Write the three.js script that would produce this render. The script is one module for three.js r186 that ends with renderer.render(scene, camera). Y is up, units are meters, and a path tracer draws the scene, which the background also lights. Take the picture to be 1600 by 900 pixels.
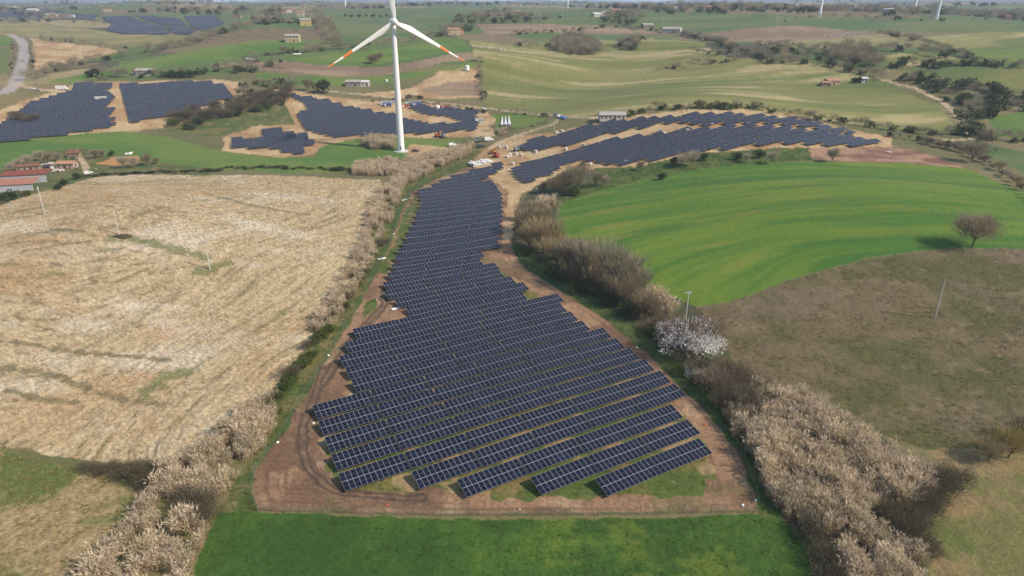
import * as THREE from 'three';
import { mergeGeometries } from 'three/addons/utils/BufferGeometryUtils.js';

// ------------------------------------------------------------------ camera, sky, sun, exposure
const EYE = 90, F = 1067, PITCH = Math.atan(446 / F);
const scene = new THREE.Scene();
const camera = new THREE.PerspectiveCamera(2 * Math.atan(450 / F) * 180 / Math.PI, 16 / 9, 1, 60000);
camera.position.set(0, EYE, 0);
camera.rotation.x = -PITCH;
camera.updateMatrixWorld();

const SUN = new THREE.Vector3(0.80, 0.74, 0.30).normalize();
function makeSky() {
  const w = 256, h = 128, d = new Float32Array(w * h * 4);
  for (let j = 0; j < h; j++) for (let i = 0; i < w; i++) {
    const el = ((j + 0.5) / h - 0.5) * Math.PI, az = ((i + 0.5) / w - 0.5) * 2 * Math.PI;
    const y = Math.sin(el), x = Math.cos(el) * Math.cos(az), z = Math.cos(el) * Math.sin(az);
    const up = Math.max(0, y), t = 1 - Math.exp(-3.2 * up);
    const c = Math.max(0, x * SUN.x + y * SUN.y + z * SUN.z), glow = 0.25 * Math.pow(c, 4);
    const k = (j * w + i) * 4;
    d[k] = 0.42 * (1 - t) + 0.17 * t + glow;
    d[k + 1] = 0.51 * (1 - t) + 0.27 * t + glow * 0.97;
    d[k + 2] = 0.62 * (1 - t) + 0.43 * t + glow * 0.9;
    d[k + 3] = 1;
  }
  const t = new THREE.DataTexture(d, w, h, THREE.RGBAFormat, THREE.FloatType);
  t.mapping = THREE.EquirectangularReflectionMapping; t.magFilter = t.minFilter = THREE.LinearFilter; t.needsUpdate = true;
  return t;
}
scene.background = makeSky();
scene.environment = scene.background;
const sun = new THREE.DirectionalLight(0xffeed8, 4.9);
sun.position.copy(SUN).multiplyScalar(900).add(new THREE.Vector3(0, 0, -300)); sun.target.position.set(0, 0, -300);
sun.castShadow = true; sun.shadow.radius = 2.2; sun.shadow.mapSize.set(4096, 4096);
Object.assign(sun.shadow.camera, { left: -600, right: 600, top: 600, bottom: -600, near: 10, far: 2500 });
scene.add(sun, sun.target);
scene.fog = new THREE.FogExp2(0xb6c8e4, 0.00013);

const renderer = new THREE.WebGLRenderer({ antialias: true });
renderer.toneMapping = THREE.LinearToneMapping;
renderer.toneMappingExposure = 1.18;
renderer.shadowMap.enabled = true;

// ------------------------------------------------------------------ random, noise, colour
function rng(seed) { let a = seed >>> 0; return () => { a = (a + 0x6D2B79F5) | 0; let t = Math.imul(a ^ (a >>> 15), 1 | a); t = (t + Math.imul(t ^ (t >>> 7), 61 | t)) ^ t; return ((t ^ (t >>> 14)) >>> 0) / 4294967296; }; }
function h2(ix, iy) { let n = Math.imul(ix, 374761393) ^ Math.imul(iy, 668265263); n = Math.imul(n ^ (n >>> 13), 1274126177); return ((n ^ (n >>> 16)) >>> 0) / 4294967296; }
function noise(x, y) {                                   // value noise, -1..1
  const ix = Math.floor(x), iy = Math.floor(y); let fx = x - ix, fy = y - iy;
  fx = fx * fx * fx * (fx * (fx * 6 - 15) + 10); fy = fy * fy * fy * (fy * (fy * 6 - 15) + 10);
  const a = h2(ix, iy), b = h2(ix + 1, iy), c = h2(ix, iy + 1), d = h2(ix + 1, iy + 1);
  return 2 * (a + (b - a) * fx + (c - a) * fy + (a - b - c + d) * fx * fy) - 1;
}
function fbm(x, y, o = 4) { let s = 0, a = 0.55, k = 1; for (let i = 0; i < o; i++) { s += a * noise(x * k + i * 17.3, y * k - i * 9.1); k *= 2.03; a *= 0.52; } return s; }
const ss = (a, b, x) => { const t = Math.min(1, Math.max(0, (x - a) / (b - a))); return t * t * (3 - 2 * t); };
const lerp = (a, b, t) => a + (b - a) * t;
const ALB = 0.66;                                         // from the tone a sunlit surface shows to its base colour
const lin = v => { v /= 255; return v <= 0.04045 ? v / 12.92 : Math.pow((v + 0.055) / 1.055, 2.4); };
const C = (r, g, b) => [lin(r) * ALB, lin(g) * ALB, lin(b) * ALB];
const mixc = (a, b, t) => { t = t < 0 ? 0 : t > 1 ? 1 : t; return [a[0] + (b[0] - a[0]) * t, a[1] + (b[1] - a[1]) * t, a[2] + (b[2] - a[2]) * t]; };
const scl = (a, k) => [a[0] * k, a[1] * k, a[2] * k];
function mat(rgb, roughness = 0.9, extra = {}) { const m = new THREE.MeshStandardMaterial({ roughness, metalness: 0, ...extra }); m.color.setRGB(...rgb); return m; }

// ------------------------------------------------------------------ the lie of the land
const PROFILE = [[0, 0], [330, 0], [430, 1.5], [600, 14], [750, 28], [900, 42], [1200, 58], [1600, 66], [2500, 72], [5000, 79], [9000, 80], [16500, 88], [60000, 90]];
function profile(r) {
  for (let i = 1; i < PROFILE.length; i++) if (r < PROFILE[i][0]) {
    const [r0, a] = PROFILE[i - 1], [r1, b] = PROFILE[i], [rp, p] = PROFILE[Math.max(0, i - 2)], [rn, n] = PROFILE[Math.min(PROFILE.length - 1, i + 1)];
    const t = (r - r0) / (r1 - r0), m0 = Math.min((b - p) / (r1 - rp), 3 * (b - a) / (r1 - r0)) * (r1 - r0), m1 = Math.min((n - a) / (rn - r0), 3 * (b - a) / (r1 - r0)) * (r1 - r0);
    return (2 * t * t * t - 3 * t * t + 1) * a + (t * t * t - 2 * t * t + t) * m0 + (-2 * t * t * t + 3 * t * t) * b + (t * t * t - t * t) * m1;
  }
  return 90;
}
const BUMPS = [                                            // x, z, half width, half depth, height
  [-170, -255, 105, 92, 15], [-330, -300, 90, 80, 3], [175, -285, 110, 80, 11], [230, -150, 110, 70, 5], [128, -480, 108, 105, 20], [150, -810, 60, 45, 6], [255, -690, 90, 50, 6], [60, -640, 60, 60, -4], [430, -620, 95, 55, 7], [-20, -720, 70, 40, 5], [330, -980, 120, 60, 6], [-240, -560, 120, 60, 3],
  [330, -720, 190, 110, 9], [120, -690, 90, 80, -5], [-420, -900, 200, 120, 7], [560, -900, 180, 120, 8], [-100, -780, 120, 90, 5],
  [-9000, -13200, 2600, 1200, 40], [5200, -12800, 2500, 1300, 95], [9300, -11000, 2600, 1500, 190], [1200, -14500, 2400, 1000, 30], [-3000, -14000, 1800, 1000, 60],
];
function height(x, z) {
  const r = Math.hypot(x, z);
  let y = profile(r);
  for (const [cx, cz, a, b, k] of BUMPS) { const u = (x - cx) / a, v = (z - cz) / b, q = u * u + v * v; if (q < 9) y += k * Math.exp(-q); }
  const m = ss(380, 900, r);
  if (m > 0) y += m * (8 * noise(x / 240 + 3.1, z / 240) + 12 * noise(x / 620 - 7.7, z / 620) + ss(1500, 4000, r) * 9 * noise(x / 1700, z / 1700) + ss(6000, 12000, r) * 22 * noise(x / 2600, z / 2600));
  y += 0.5 * noise(x / 45, z / 45) * ss(90, 150, r);
  return y;
}
const cp = Math.cos(PITCH), sp = Math.sin(PITCH);
function ground(px, py, lift = 0) {                        // the spot of land that shows at a place of the 1600 x 900 photograph
  const rx = px - 800, u = 450 - py, L = Math.hypot(rx, u, F), d = [rx / L, (u * cp - F * sp) / L, -(F * cp + u * sp) / L];
  let t0 = 40, t = 60;
  for (let i = 0; i < 3000; i++) {
    if (EYE + d[1] * t < height(d[0] * t, d[2] * t) + lift) break;
    t0 = t; t += Math.max(0.8, t * 0.006);
    if (t > 17000) break;
  }
  for (let i = 0; i < 24; i++) { const m = (t0 + t) / 2; if (EYE + d[1] * m < height(d[0] * m, d[2] * m) + lift) t = m; else t0 = m; }
  return new THREE.Vector3(d[0] * t, height(d[0] * t, d[2] * t), d[2] * t);
}
function outline(pts, lift) { const p = pts.map(q => { const g = ground(q[0], q[1], lift); return [g.x, g.z]; }); p.box = [Math.min(...p.map(a => a[0])), Math.max(...p.map(a => a[0])), Math.min(...p.map(a => a[1])), Math.max(...p.map(a => a[1]))]; return p; }
function inside(p, x, z, pad = 0) {
  const b = p.box; if (x < b[0] - pad || x > b[1] + pad || z < b[2] - pad || z > b[3] + pad) return false;
  let c = false;
  for (let i = 0, j = p.length - 1; i < p.length; j = i++) { const a = p[i], e = p[j]; if ((a[1] > z) !== (e[1] > z) && x < (e[0] - a[0]) * (z - a[1]) / (e[1] - a[1]) + a[0]) c = !c; }
  return c;
}
function toLine(p, x, z) {                                 // distance to an open line
  let best = 1e9;
  for (let i = 1; i < p.length; i++) { const [ax, az] = p[i - 1], [bx, bz] = p[i], dx = bx - ax, dz = bz - az, t = Math.max(0, Math.min(1, ((x - ax) * dx + (z - az) * dz) / (dx * dx + dz * dz + 1e-9))); best = Math.min(best, Math.hypot(x - ax - dx * t, z - az - dz * t)); }
  return best;
}
const taken = {};
function numbered(name) { const n = taken[name] = (taken[name] ?? -1) + 1; return n ? name + '_' + String(n).padStart(3, '0') : name; }
function tag(o, label, category, group, kind) { o.userData.label = label; o.userData.category = category; if (group) o.userData.group = group; if (kind) o.userData.kind = kind; return o; }
function add(o, name) { o.name = numbered(name); o.traverse(c => { c.castShadow = c.receiveShadow = true; }); scene.add(o); return o; }

// ------------------------------------------------------------------ fields, tracks and bare ground, as outlines on the land
const grain = (x, z, k = 0.25) => 1 + k * (h2(Math.floor(x * 3.1) + 50000, Math.floor(z * 3.1) + 90000) - 0.5);
function streaks(x, z, ang, along, across) { const c = Math.cos(ang), s = Math.sin(ang), u = x * c - z * s, v = x * s + z * c; return fbm(u / along, v / across, 4); }
const paint = {
  stubble(x, z) {
    const bend = 1.18 - 1.0 * ss(-50, -190, x) + 0.3 * noise(x / 70, z / 70), X = x + 3 * noise(x / 14, z / 14), s = streaks(X, z, bend, 13, 1.5), s2 = streaks(x, z, bend + 0.12, 40, 3.6), n = fbm(x / 34 + 5, z / 34), p = fbm(x / 30 - 9, z / 17 + 4), f = streaks(X, z, bend, 6, 0.55);
    let c = mixc(C(206, 187, 150), C(156, 136, 104), ss(-0.3, 0.7, s * 0.45 + s2 * 0.4 + 0.28 * f + 0.5 * fbm(x / 1.5, z / 1.1, 3)));
    c = mixc(c, C(220, 209, 188), ss(0.1, 0.55, p + 0.2 * f) * 0.75);
    c = mixc(c, C(194, 162, 122), ss(0.05, 0.5, n + 0.2 * f) * 0.5);
    for (const [g, rx, rz, t] of patches) { const d = Math.hypot((x - g.x) / rx, (z - g.z) / rz) + 0.5 * fbm(x / 7, z / 4); if (d < 1) c = mixc(c, t ? C(190, 148, 104) : C(224, 214, 196), (1 - ss(0.1, 1, d)) * (0.42 + 0.4 * f)); }
    c = mixc(c, C(112, 114, 62), ss(0.34, 0.6, s2 * 0.9 + 0.3 * fbm(x / 11 + 40, z / 9)) * 0.6);
    c = mixc(c, C(114, 100, 74), ss(0.38, 0.75, s + 0.45 * fbm(x / 2, z / 2, 2)) * 0.7);
    for (const [line, w, k] of weedLines) { const b = line.box; if (x > b[0] - 4 && x < b[1] + 4 && z > b[2] - 4 && z < b[3] + 4) c = mixc(c, k ? C(92, 112, 48) : C(104, 98, 62), (1 - ss(-0.3, 0.9, toLine(line, x, z) / w - 0.8 + 1.5 * fbm(x / 1.8, z / 1.8, 3))) * 0.7); }
    c = mixc(c, C(108, 94, 70), ss(0.3, 0.6, fbm(x / 0.9 + 77, z / 0.7, 2)) * 0.4 * ss(-0.3, 0.3, fbm(x / 16 - 3, z / 12)));
    return scl(c, grain(x, z, 0.5));
  },
  weedy(x, z) {
    const n = fbm(x / 14, z / 14), s = streaks(x, z, 0.4, 10, 1.6);
    let c = mixc(C(176, 154, 116), C(98, 114, 52), ss(-0.1, 0.5, n + 0.25 * s + 0.5 * (1 - ss(0, 14, toLine(weedTop, x, z)))));
    c = mixc(c, C(190, 168, 130), ss(0.15, 0.6, fbm(x / 5 + 7, z / 5)) * 0.7);
    return scl(c, grain(x, z, 0.4));
  },
  wheat(x, z) {
    const n = fbm(x / 22, z / 16), s = streaks(x, z, 1.5, 9, 0.8), f = fbm(x / 1.6, z / 1.6, 2);
    let c = mixc(C(52, 88, 22), C(74, 110, 30), ss(-0.5, 0.5, n + 0.3 * s + 0.25 * f));
    c = mixc(c, C(112, 128, 42), ss(0.3, 0.7, fbm(x / 12 + 3, z / 18) + 0.3 * f) * 0.6);
    return scl(c, grain(x, z, 0.3));
  },
  wheatHill(x, z) {
    const q = Math.hypot((x - 150) * 0.55, z + 200), w = q + 5 * noise(x / 50, z / 50);
    const b = fbm(w / 9, Math.atan2(x - 150, -z - 120) * 1.6, 4), s = fbm(w / 2.2, x / 60, 2);
    let c = mixc(C(62, 114, 20), C(108, 136, 28), ss(-0.7, 0.7, b + 0.35 * s + 0.3 * noise(w / 0.9, x / 30)));
    c = mixc(c, C(48, 96, 24), ss(0.1, 0.8, fbm(w / 13 + 31, x / 130)) * 0.6);
    c = mixc(c, C(150, 142, 62), ss(0.3, 0.7, fbm(w / 6 + 9, x / 40)) * 0.45);
    return scl(c, grain(x, z, 0.12));
  },
  fallow(x, z) {
    const n = fbm(x / 20, z / 20), m = fbm(x / 6 + 20, z / 6);
    let c = mixc(C(118, 104, 74), C(94, 94, 50), ss(-0.3, 0.4, n + 0.45 * m));
    c = mixc(c, C(120, 106, 84), ss(0.05, 0.5, fbm(x / 30 - 8, z / 22)) * 0.7);
    c = mixc(c, C(152, 134, 98), ss(0.25, 0.65, fbm(x / 4.5 + 2, z / 3.2 + 9)) * 0.4);
    return scl(c, grain(x, z, 0.36));
  },
  verge(x, z) { let c = mixc(C(78, 98, 38), C(116, 112, 62), ss(-0.3, 0.5, fbm(x / 7, z / 7))); return scl(mixc(c, C(150, 132, 96), ss(0.2, 0.6, fbm(x / 3 + 5, z / 3)) * 0.6), grain(x, z, 0.35)); },
  greenVerge(x, z) { return scl(mixc(C(66, 94, 32), C(100, 112, 48), ss(-0.3, 0.5, fbm(x / 5, z / 5))), grain(x, z, 0.3)); },
  litter(x, z) { return scl(mixc(C(84, 80, 54), C(66, 84, 44), ss(-0.2, 0.4, fbm(x / 5, z / 5))), grain(x, z, 0.4)); },
  earth(x, z) {
    let c = mixc(C(160, 127, 98), C(124, 95, 73), ss(-0.3, 0.35, fbm(x / 16, z / 16)));
    c = mixc(c, C(188, 160, 128), ss(0.15, 0.55, fbm(x / 6 + 3, z / 6)) * 0.6);
    c = mixc(c, C(112, 108, 66), ss(0.25, 0.55, fbm(x / 9 - 12, z / 9)) * 0.5);
    const e = toLine(plotEdge, x, z), rut = noise(e / 0.55 + 0.4 * noise(x / 9, z / 9), (x + z) / 26); if (e < 11) c = mixc(c, C(112, 84, 64), ss(0.25, 0.6, rut) * 0.6 * ss(0.6, 1.6, e));
    return scl(c, grain(x, z, 0.4));
  },
  plotGrass(x, z) {
    let c = mixc(C(90, 108, 42), C(130, 118, 66), ss(-0.25, 0.35, fbm(x / 8, z / 8)));
    c = mixc(c, C(172, 146, 108), ss(0.12, 0.42, fbm(x / 7 + 11, z / 7)) * 0.85);
    return scl(c, grain(x, z, 0.38));
  },
  mud(x, z, d = 0) { let c = mixc(C(134, 108, 84), C(108, 86, 68), ss(-0.3, 0.3, fbm(x / 2, z / 2))); c = mixc(c, C(82, 66, 54), (1 - ss(0.15, 0.45, Math.abs(d - 0.85 + 0.25 * noise(x / 4, z / 4)))) * 0.85); return scl(c, grain(x, z, 0.3)); },
  grassland(x, z) { let c = mixc(C(118, 116, 66), C(146, 128, 88), ss(-0.3, 0.4, fbm(x / 12, z / 12) + 0.4 * fbm(x / 2.5, z / 2.5, 2))); c = mixc(c, C(92, 108, 48), ss(0.1, 0.5, fbm(x / 8 + 5, z / 14)) * 0.7); return scl(c, grain(x, z, 0.45)); },
  track(x, z) { return scl(mixc(C(206, 186, 154), C(180, 156, 122), ss(-0.3, 0.4, fbm(x / 10, z / 10))), grain(x, z, 0.2)); },
  sandy(x, z) { return scl(mixc(C(206, 180, 138), C(178, 144, 102), ss(-0.3, 0.4, fbm(x / 18, z / 18))), grain(x, z, 0.3)); },
  orange(x, z) { return scl(mixc(C(196, 150, 92), C(180, 128, 74), ss(-0.3, 0.4, fbm(x / 8, z / 8))), grain(x, z, 0.3)); },
  redEarth(x, z) { return scl(mixc(C(172, 138, 112), C(128, 92, 76), ss(-0.25, 0.3, fbm(x / 14, z / 7))), grain(x, z, 0.3)); },
  asphalt(x, z) { return scl(C(176, 170, 166), grain(x, z, 0.12)); },
  olive(x, z) {
    const w = z + 0.0011 * (x - 200) * (x - 200), b = fbm(w / 34, x / 210, 4);
    let c = mixc(C(122, 128, 64), C(146, 144, 84), ss(-0.3, 0.4, b));
    c = mixc(c, C(184, 172, 124), ss(0.12, 0.5, fbm(w / 16 + 9, x / 90)) * 0.9);
    c = mixc(c, C(88, 112, 50), ss(0.05, 0.45, fbm(w / 40 - 5, x / 170)) * 0.75);
    return scl(c, grain(x, z, 0.12));
  },
  green(x, z) { return scl(mixc(C(84, 122, 42), C(112, 134, 56), ss(-0.4, 0.4, fbm(x / 50, z / 30))), grain(x, z, 0.14)); },
  deepGreen(x, z) { return scl(mixc(C(80, 112, 58), C(112, 124, 70), ss(-0.4, 0.4, fbm(x / 110, z / 50) + 0.3 * fbm(x / 300, z / 12))), grain(x, z, 0.12)); },
  ploughed(x, z) { const s = noise(x / 200, z / 5); return scl(mixc(C(140, 118, 96), C(164, 142, 114), ss(-0.4, 0.4, fbm(x / 60, z / 30) + 0.3 * s)), grain(x, z, 0.2)); },
  dryGrass(x, z) { return scl(mixc(C(164, 152, 104), C(128, 130, 78), ss(-0.4, 0.4, fbm(x / 40, z / 30))), grain(x, z, 0.2)); },
  vines(x, z) { const s = Math.sin((x * 0.8 + z * 0.6) / 1.6); return scl(mixc(C(136, 112, 90), C(108, 106, 70), 0.5 + 0.5 * s), grain(x, z, 0.2)); },
  land(x, z) {                                             // the patchwork beyond the outlined fields
    const r = Math.hypot(x, z), cell = r < 900 ? 150 : 320; let best = 1e9, id = 0, second = 1e9;
    const wx = x + 40 * noise(x / 180, z / 180), wz = z + 40 * noise(x / 180 + 9, z / 180), ix = Math.floor(wx / cell), iz = Math.floor(wz / cell);
    for (let i = -1; i < 2; i++) for (let j = -1; j < 2; j++) { const a = (ix + i + h2(ix + i, iz + j)) * cell, b = (iz + j + h2(ix + i + 71, iz + j)) * cell, d = Math.hypot(wx - a, wz - b); if (d < best) { second = best; best = d; id = h2(ix + i + 311, iz + j + 7); } else if (d < second) second = d; }
    const f = fbm(x / 45, z / 45);
    let c = id < 0.34 ? mixc(C(82, 112, 52), C(104, 122, 62), 0.5 + f) : id < 0.6 ? mixc(C(124, 132, 78), C(102, 118, 62), 0.5 + f) : id < 0.78 ? mixc(C(140, 124, 96), C(118, 112, 78), 0.5 + f) : id < 0.9 ? mixc(C(94, 92, 66), C(78, 84, 56), 0.5 + f) : mixc(C(178, 162, 122), C(156, 144, 104), 0.5 + f);
    if (second - best < 8 + 10 * f) c = mixc(c, C(84, 82, 60), 0.8);
    if (r < 700) c = mixc(C(104, 108, 62), C(134, 124, 84), 0.5 + f);
    return scl(c, grain(x, z, 0.2));
  },
};
const plotEdge = outline([[559, 480], [519, 545], [484, 605], [439, 680], [399, 735], [391, 770], [403, 799], [700, 804], [1178, 800], [1182, 777], [1152, 702], [1112, 652], [1062, 602], [1012, 552], [952, 502], [882, 456], [824, 420], [803, 390]]);
const weedTop = outline([[-300, 692], [0, 705], [100, 730], [225, 742], [222, 790]]);
const weedLines = [[[[10, 574], [60, 582], [96, 589], [148, 611], [200, 626], [250, 632]], 1.1, 0], [[[20, 535], [80, 544], [133, 552], [200, 556], [262, 564]], 0.9, 0], [[[325, 304], [385, 319], [444, 330], [480, 336]], 1.2, 0], [[[176, 372], [200, 372], [220, 376], [270, 388], [320, 402]], 2.0, 1], [[[310, 424], [330, 420], [350, 412]], 2.2, 1], [[[30, 395], [80, 385], [140, 377]], 0.9, 0], [[[230, 610], [262, 590], [280, 583]], 2.2, 1], [[[10, 610], [60, 622], [120, 630]], 0.8, 0]].map(([p, w, k]) => [outline(p), w, k]);
const patches = [[150, 508, 16, 7, 0], [95, 562, 18, 7, 0], [215, 478, 20, 5, 0], [40, 600, 14, 6, 0], [190, 590, 12, 8, 1], [260, 520, 14, 8, 1], [50, 375, 34, 16, 1], [120, 478, 18, 4, 1], [380, 345, 22, 12, 0], [20, 440, 20, 12, 1]].map(([x, y, a, b, t]) => [ground(x, y), a, b, t]);
const regions = [];
function region(name, label, tone, pts, o = {}) { regions.push({ name, label, tone, poly: outline(pts), wob: o.wob ?? 1, rough: o.rough ?? 0.05, category: o.category || 'field' }); }
function ribbon(name, label, tone, pts, width, o = {}) { const line = outline(pts), b = line.box; regions.push({ name, label, tone, line, width, poly: { box: [b[0] - width, b[1] + width, b[2] - width, b[3] + width] }, wob: o.wob ?? 0.4, rough: o.rough ?? 0.03, category: o.category || 'track' }); }

// far fields first, near ones later: a later outline lies over an earlier one
region('meadow', 'olive tan meadow below the far solar arrays at upper left', 'dryGrass', [[-60, 32], [60, 35], [170, 50], [290, 55], [290, 63], [190, 76], [80, 63], [40, 56], [-60, 50]]);
region('crop_field', 'small green crop field left of the asphalt road', 'green', [[-60, 55], [17, 57], [24, 70], [-60, 77]]);
region('crop_field', 'pale olive field left of the asphalt road near the junction', 'olive', [[-60, 79], [21, 76], [11, 117], [-60, 120]]);
region('bare_field', 'pale tan ploughed field right of the asphalt road', 'sandy', [[49, 60], [75, 65], [130, 70], [178, 76], [183, 82], [150, 92], [100, 99], [56, 109], [50, 100], [53, 85]]);
region('crop_field', 'long green field sloping up behind the bigger left solar array', 'green', [[72, 128], [120, 117], [180, 104], [240, 90], [330, 73], [400, 64], [470, 62], [488, 76], [400, 86], [300, 99], [200, 112], [100, 130]]);
region('vineyard', 'brown vineyard rows below the hilltop hamlet', 'vines', [[300, 62], [345, 50], [400, 45], [498, 44], [512, 60], [470, 62], [400, 62], [320, 70]]);
region('crop_field', 'green field behind the left solar arrays at the top', 'deepGreen', [[215, 26], [290, 20], [400, 32], [400, 42], [345, 48], [300, 30]]);
region('crop_field', 'broad green slope left of the wind turbine hub', 'deepGreen', [[520, 26], [640, 24], [660, 40], [690, 55], [640, 66], [560, 73], [530, 70], [520, 50]]);
region('crop_field', 'green field below the left rotor blade', 'green', [[448, 93], [500, 86], [560, 81], [640, 73], [720, 58], [737, 76], [700, 81], [640, 93], [560, 103], [500, 101]]);
region('bare_field', 'brown ploughed band crossing behind the turbine tower', 'ploughed', [[330, 103], [370, 98], [445, 96], [500, 102], [600, 105], [735, 82], [742, 93], [690, 98], [600, 118], [520, 119], [440, 113]]);
region('crop_field', 'thin green band below the brown ploughed band', 'green', [[400, 113], [460, 119], [560, 121], [660, 111], [747, 97], [750, 106], [690, 111], [600, 131], [480, 136], [400, 131]]);
region('bare_ground', 'tan bare ground around the white tank beyond the turbine', 'sandy', [[560, 148], [640, 138], [690, 111], [747, 105], [754, 152], [700, 155], [620, 152]]);
region('bare_field', 'small brown ploughed plot right of the turbine tower', 'ploughed', [[652, 142], [700, 128], [750, 127], [753, 149], [690, 150]]);
region('bare_field', 'brown upland field below the top houses', 'ploughed', [[745, 38], [850, 38], [950, 40], [1050, 51], [900, 51], [760, 55]]);
region('crop_field', 'green strip above the olive hillside', 'deepGreen', [[800, 56], [900, 53], [1000, 52], [1062, 56], [950, 67], [830, 66]]);
region('crop_field', 'wide green ridge under the right wind turbines', 'deepGreen', [[960, 30], [1100, 20], [1200, 22], [1400, 30], [1680, 36], [1680, 60], [1400, 50], [1250, 45], [1100, 50], [1000, 44]]);
region('bare_field', 'reddish brown hilltop field with white sheep', 'ploughed', [[1100, 56], [1160, 44], [1260, 40], [1330, 48], [1370, 52], [1290, 62], [1180, 66]]);
region('meadow', 'tan and olive hillside below the sheep', 'dryGrass', [[1180, 66], [1290, 62], [1370, 53], [1430, 62], [1480, 76], [1400, 74], [1300, 76], [1200, 76]]);
region('meadow', 'olive upland on the right edge', 'olive', [[1420, 56], [1680, 50], [1680, 74], [1500, 78]]);
region('crop_field', 'green field on the right below the olive upland', 'green', [[1500, 80], [1680, 74], [1680, 98], [1560, 98]]);
region('meadow', 'pale olive paddock between two hedges on the right', 'olive', [[1372, 86], [1440, 82], [1520, 99], [1400, 106]]);
region('meadow', 'pale olive slope above the evergreen wood', 'olive', [[1440, 114], [1680, 106], [1680, 146], [1500, 128]]);
region('meadow', 'large rounded olive green hillside beyond the solar array', 'olive', [[735, 62], [800, 70], [900, 66], [1000, 60], [1062, 60], [1130, 92], [1300, 101], [1390, 130], [1460, 164], [1492, 204], [1430, 207], [1300, 191], [1180, 172], [1000, 172], [900, 182], [800, 176], [756, 160], [745, 120]], { wob: 2 });
region('crop_field', 'bright green field at the far right edge beside the lane', 'green', [[1548, 182], [1680, 164], [1680, 224], [1562, 214]]);
region('crop_field', 'green field beyond the right hedge', 'deepGreen', [[1435, 217], [1520, 222], [1680, 252], [1680, 300], [1560, 252], [1500, 236]]);
region('crop_field', 'green field with the stored turbine blades', 'green', [[765, 180], [800, 176], [868, 184], [868, 190], [800, 204], [768, 200]]);
region('bare_ground', 'sandy yard around the left solar arrays', 'sandy', [[-60, 196], [40, 158], [110, 136], [180, 128], [340, 124], [381, 130], [383, 156], [350, 181], [300, 192], [205, 206], [100, 212], [-60, 230]]);
region('bare_ground', 'sandy ground around the array behind the turbine', 'sandy', [[426, 136], [520, 152], [600, 158], [640, 158], [755, 170], [775, 185], [770, 214], [700, 214], [560, 216], [500, 240], [440, 246], [345, 236], [350, 214], [405, 194], [460, 194], [452, 172]]);
region('scrub_ground', 'rough scrub ground between the two left arrays', 'verge', [[255, 205], [310, 188], [352, 180], [400, 150], [432, 142], [452, 172], [462, 194], [405, 196], [340, 214]]);
region('crop_field', 'bright green strip behind the dry stubble field', 'green', [[-120, 226], [0, 222], [100, 211], [185, 205], [262, 215], [340, 235], [420, 246], [490, 246], [505, 226], [560, 217], [620, 214], [720, 218], [650, 245], [560, 256], [555, 268], [450, 270], [330, 266], [200, 250], [120, 232], [60, 240], [0, 262], [-120, 280]]);
region('farmyard', 'rough green farmyard around the rusty red sheds', 'verge', [[-120, 280], [0, 262], [60, 238], [120, 230], [200, 248], [330, 262], [330, 274], [200, 271], [130, 280], [60, 302], [0, 325], [-120, 380]]);
region('bare_ground', 'orange earth patch beyond the farmyard', 'orange', [[150, 256], [175, 245], [215, 244], [218, 252], [185, 259]]);
ribbon('dirt_path', 'pale hairpin path in the farmyard', 'track', [[112, 244], [126, 246], [133, 258], [136, 268]], 3.2);
region('stubble_field', 'large pale dry stubble field on the left', 'stubble', [[-200, 420], [0, 323], [60, 301], [140, 279], [200, 272], [330, 274], [480, 276], [592, 281], [600, 292], [594, 325], [578, 375], [560, 422], [528, 465], [500, 505], [455, 570], [425, 605], [380, 645], [330, 695], [245, 728], [160, 724], [80, 708], [0, 699], [-200, 690]], { rough: 0.16, wob: 0.8 });
region('weedy_field', 'patchy green and straw field at the lower left corner', 'weedy', [[-300, 690], [0, 703], [100, 728], [235, 738], [230, 775], [195, 830], [130, 930], [60, 1000], [-300, 1000]], { rough: 0.1 });
region('fallow_field', 'brown fallow field on the right with a utility pole', 'fallow', [[1080, 480], [1150, 470], [1240, 436], [1350, 406], [1480, 389], [1700, 392], [1800, 640], [1600, 655], [1560, 700], [1450, 702], [1400, 690], [1340, 662], [1250, 612], [1200, 602], [1150, 572], [1120, 522]], { rough: 0.08 });
region('grass_field', 'olive grass field at the lower right corner', 'grassland', [[1440, 702], [1560, 700], [1600, 655], [1800, 640], [1900, 1000], [1480, 1000], [1455, 880], [1450, 820], [1500, 745]], { rough: 0.06 });
region('wheat_field', 'vivid green wheat field on the rounded hill at right', 'wheatHill', [[866, 345], [880, 318], [930, 300], [1000, 281], [1100, 263], [1200, 254], [1400, 254], [1510, 262], [1600, 300], [1760, 360], [1760, 394], [1480, 388], [1350, 404], [1240, 434], [1150, 469], [1090, 480], [1040, 458], [1000, 443], [960, 422], [900, 392], [866, 372]], { rough: 0.03, wob: 0.6 });
region('grass_verge', 'green grass slope between the hill array and the wheat hill', 'greenVerge', [[870, 300], [930, 262], [1000, 257], [1090, 240], [1265, 230], [1270, 250], [1200, 254], [1100, 263], [1000, 281], [930, 300], [880, 318]]);
region('bare_ground', 'reddish bare earth at the end of the hill array', 'redEarth', [[1265, 232], [1300, 227], [1400, 230], [1440, 238], [1518, 264], [1400, 254], [1300, 252], [1270, 248]]);
region('grass_verge', 'grassy strip along the left fence', 'verge', [[290, 1000], [300, 890], [345, 790], [380, 730], [420, 640], [440, 590], [500, 505], [560, 422], [594, 325], [620, 275], [660, 250], [740, 222], [770, 235], [690, 285], [655, 302], [636, 330], [595, 425], [525, 545], [445, 680], [406, 735], [398, 770], [408, 802], [380, 1000]], { rough: 0.1 });
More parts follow.
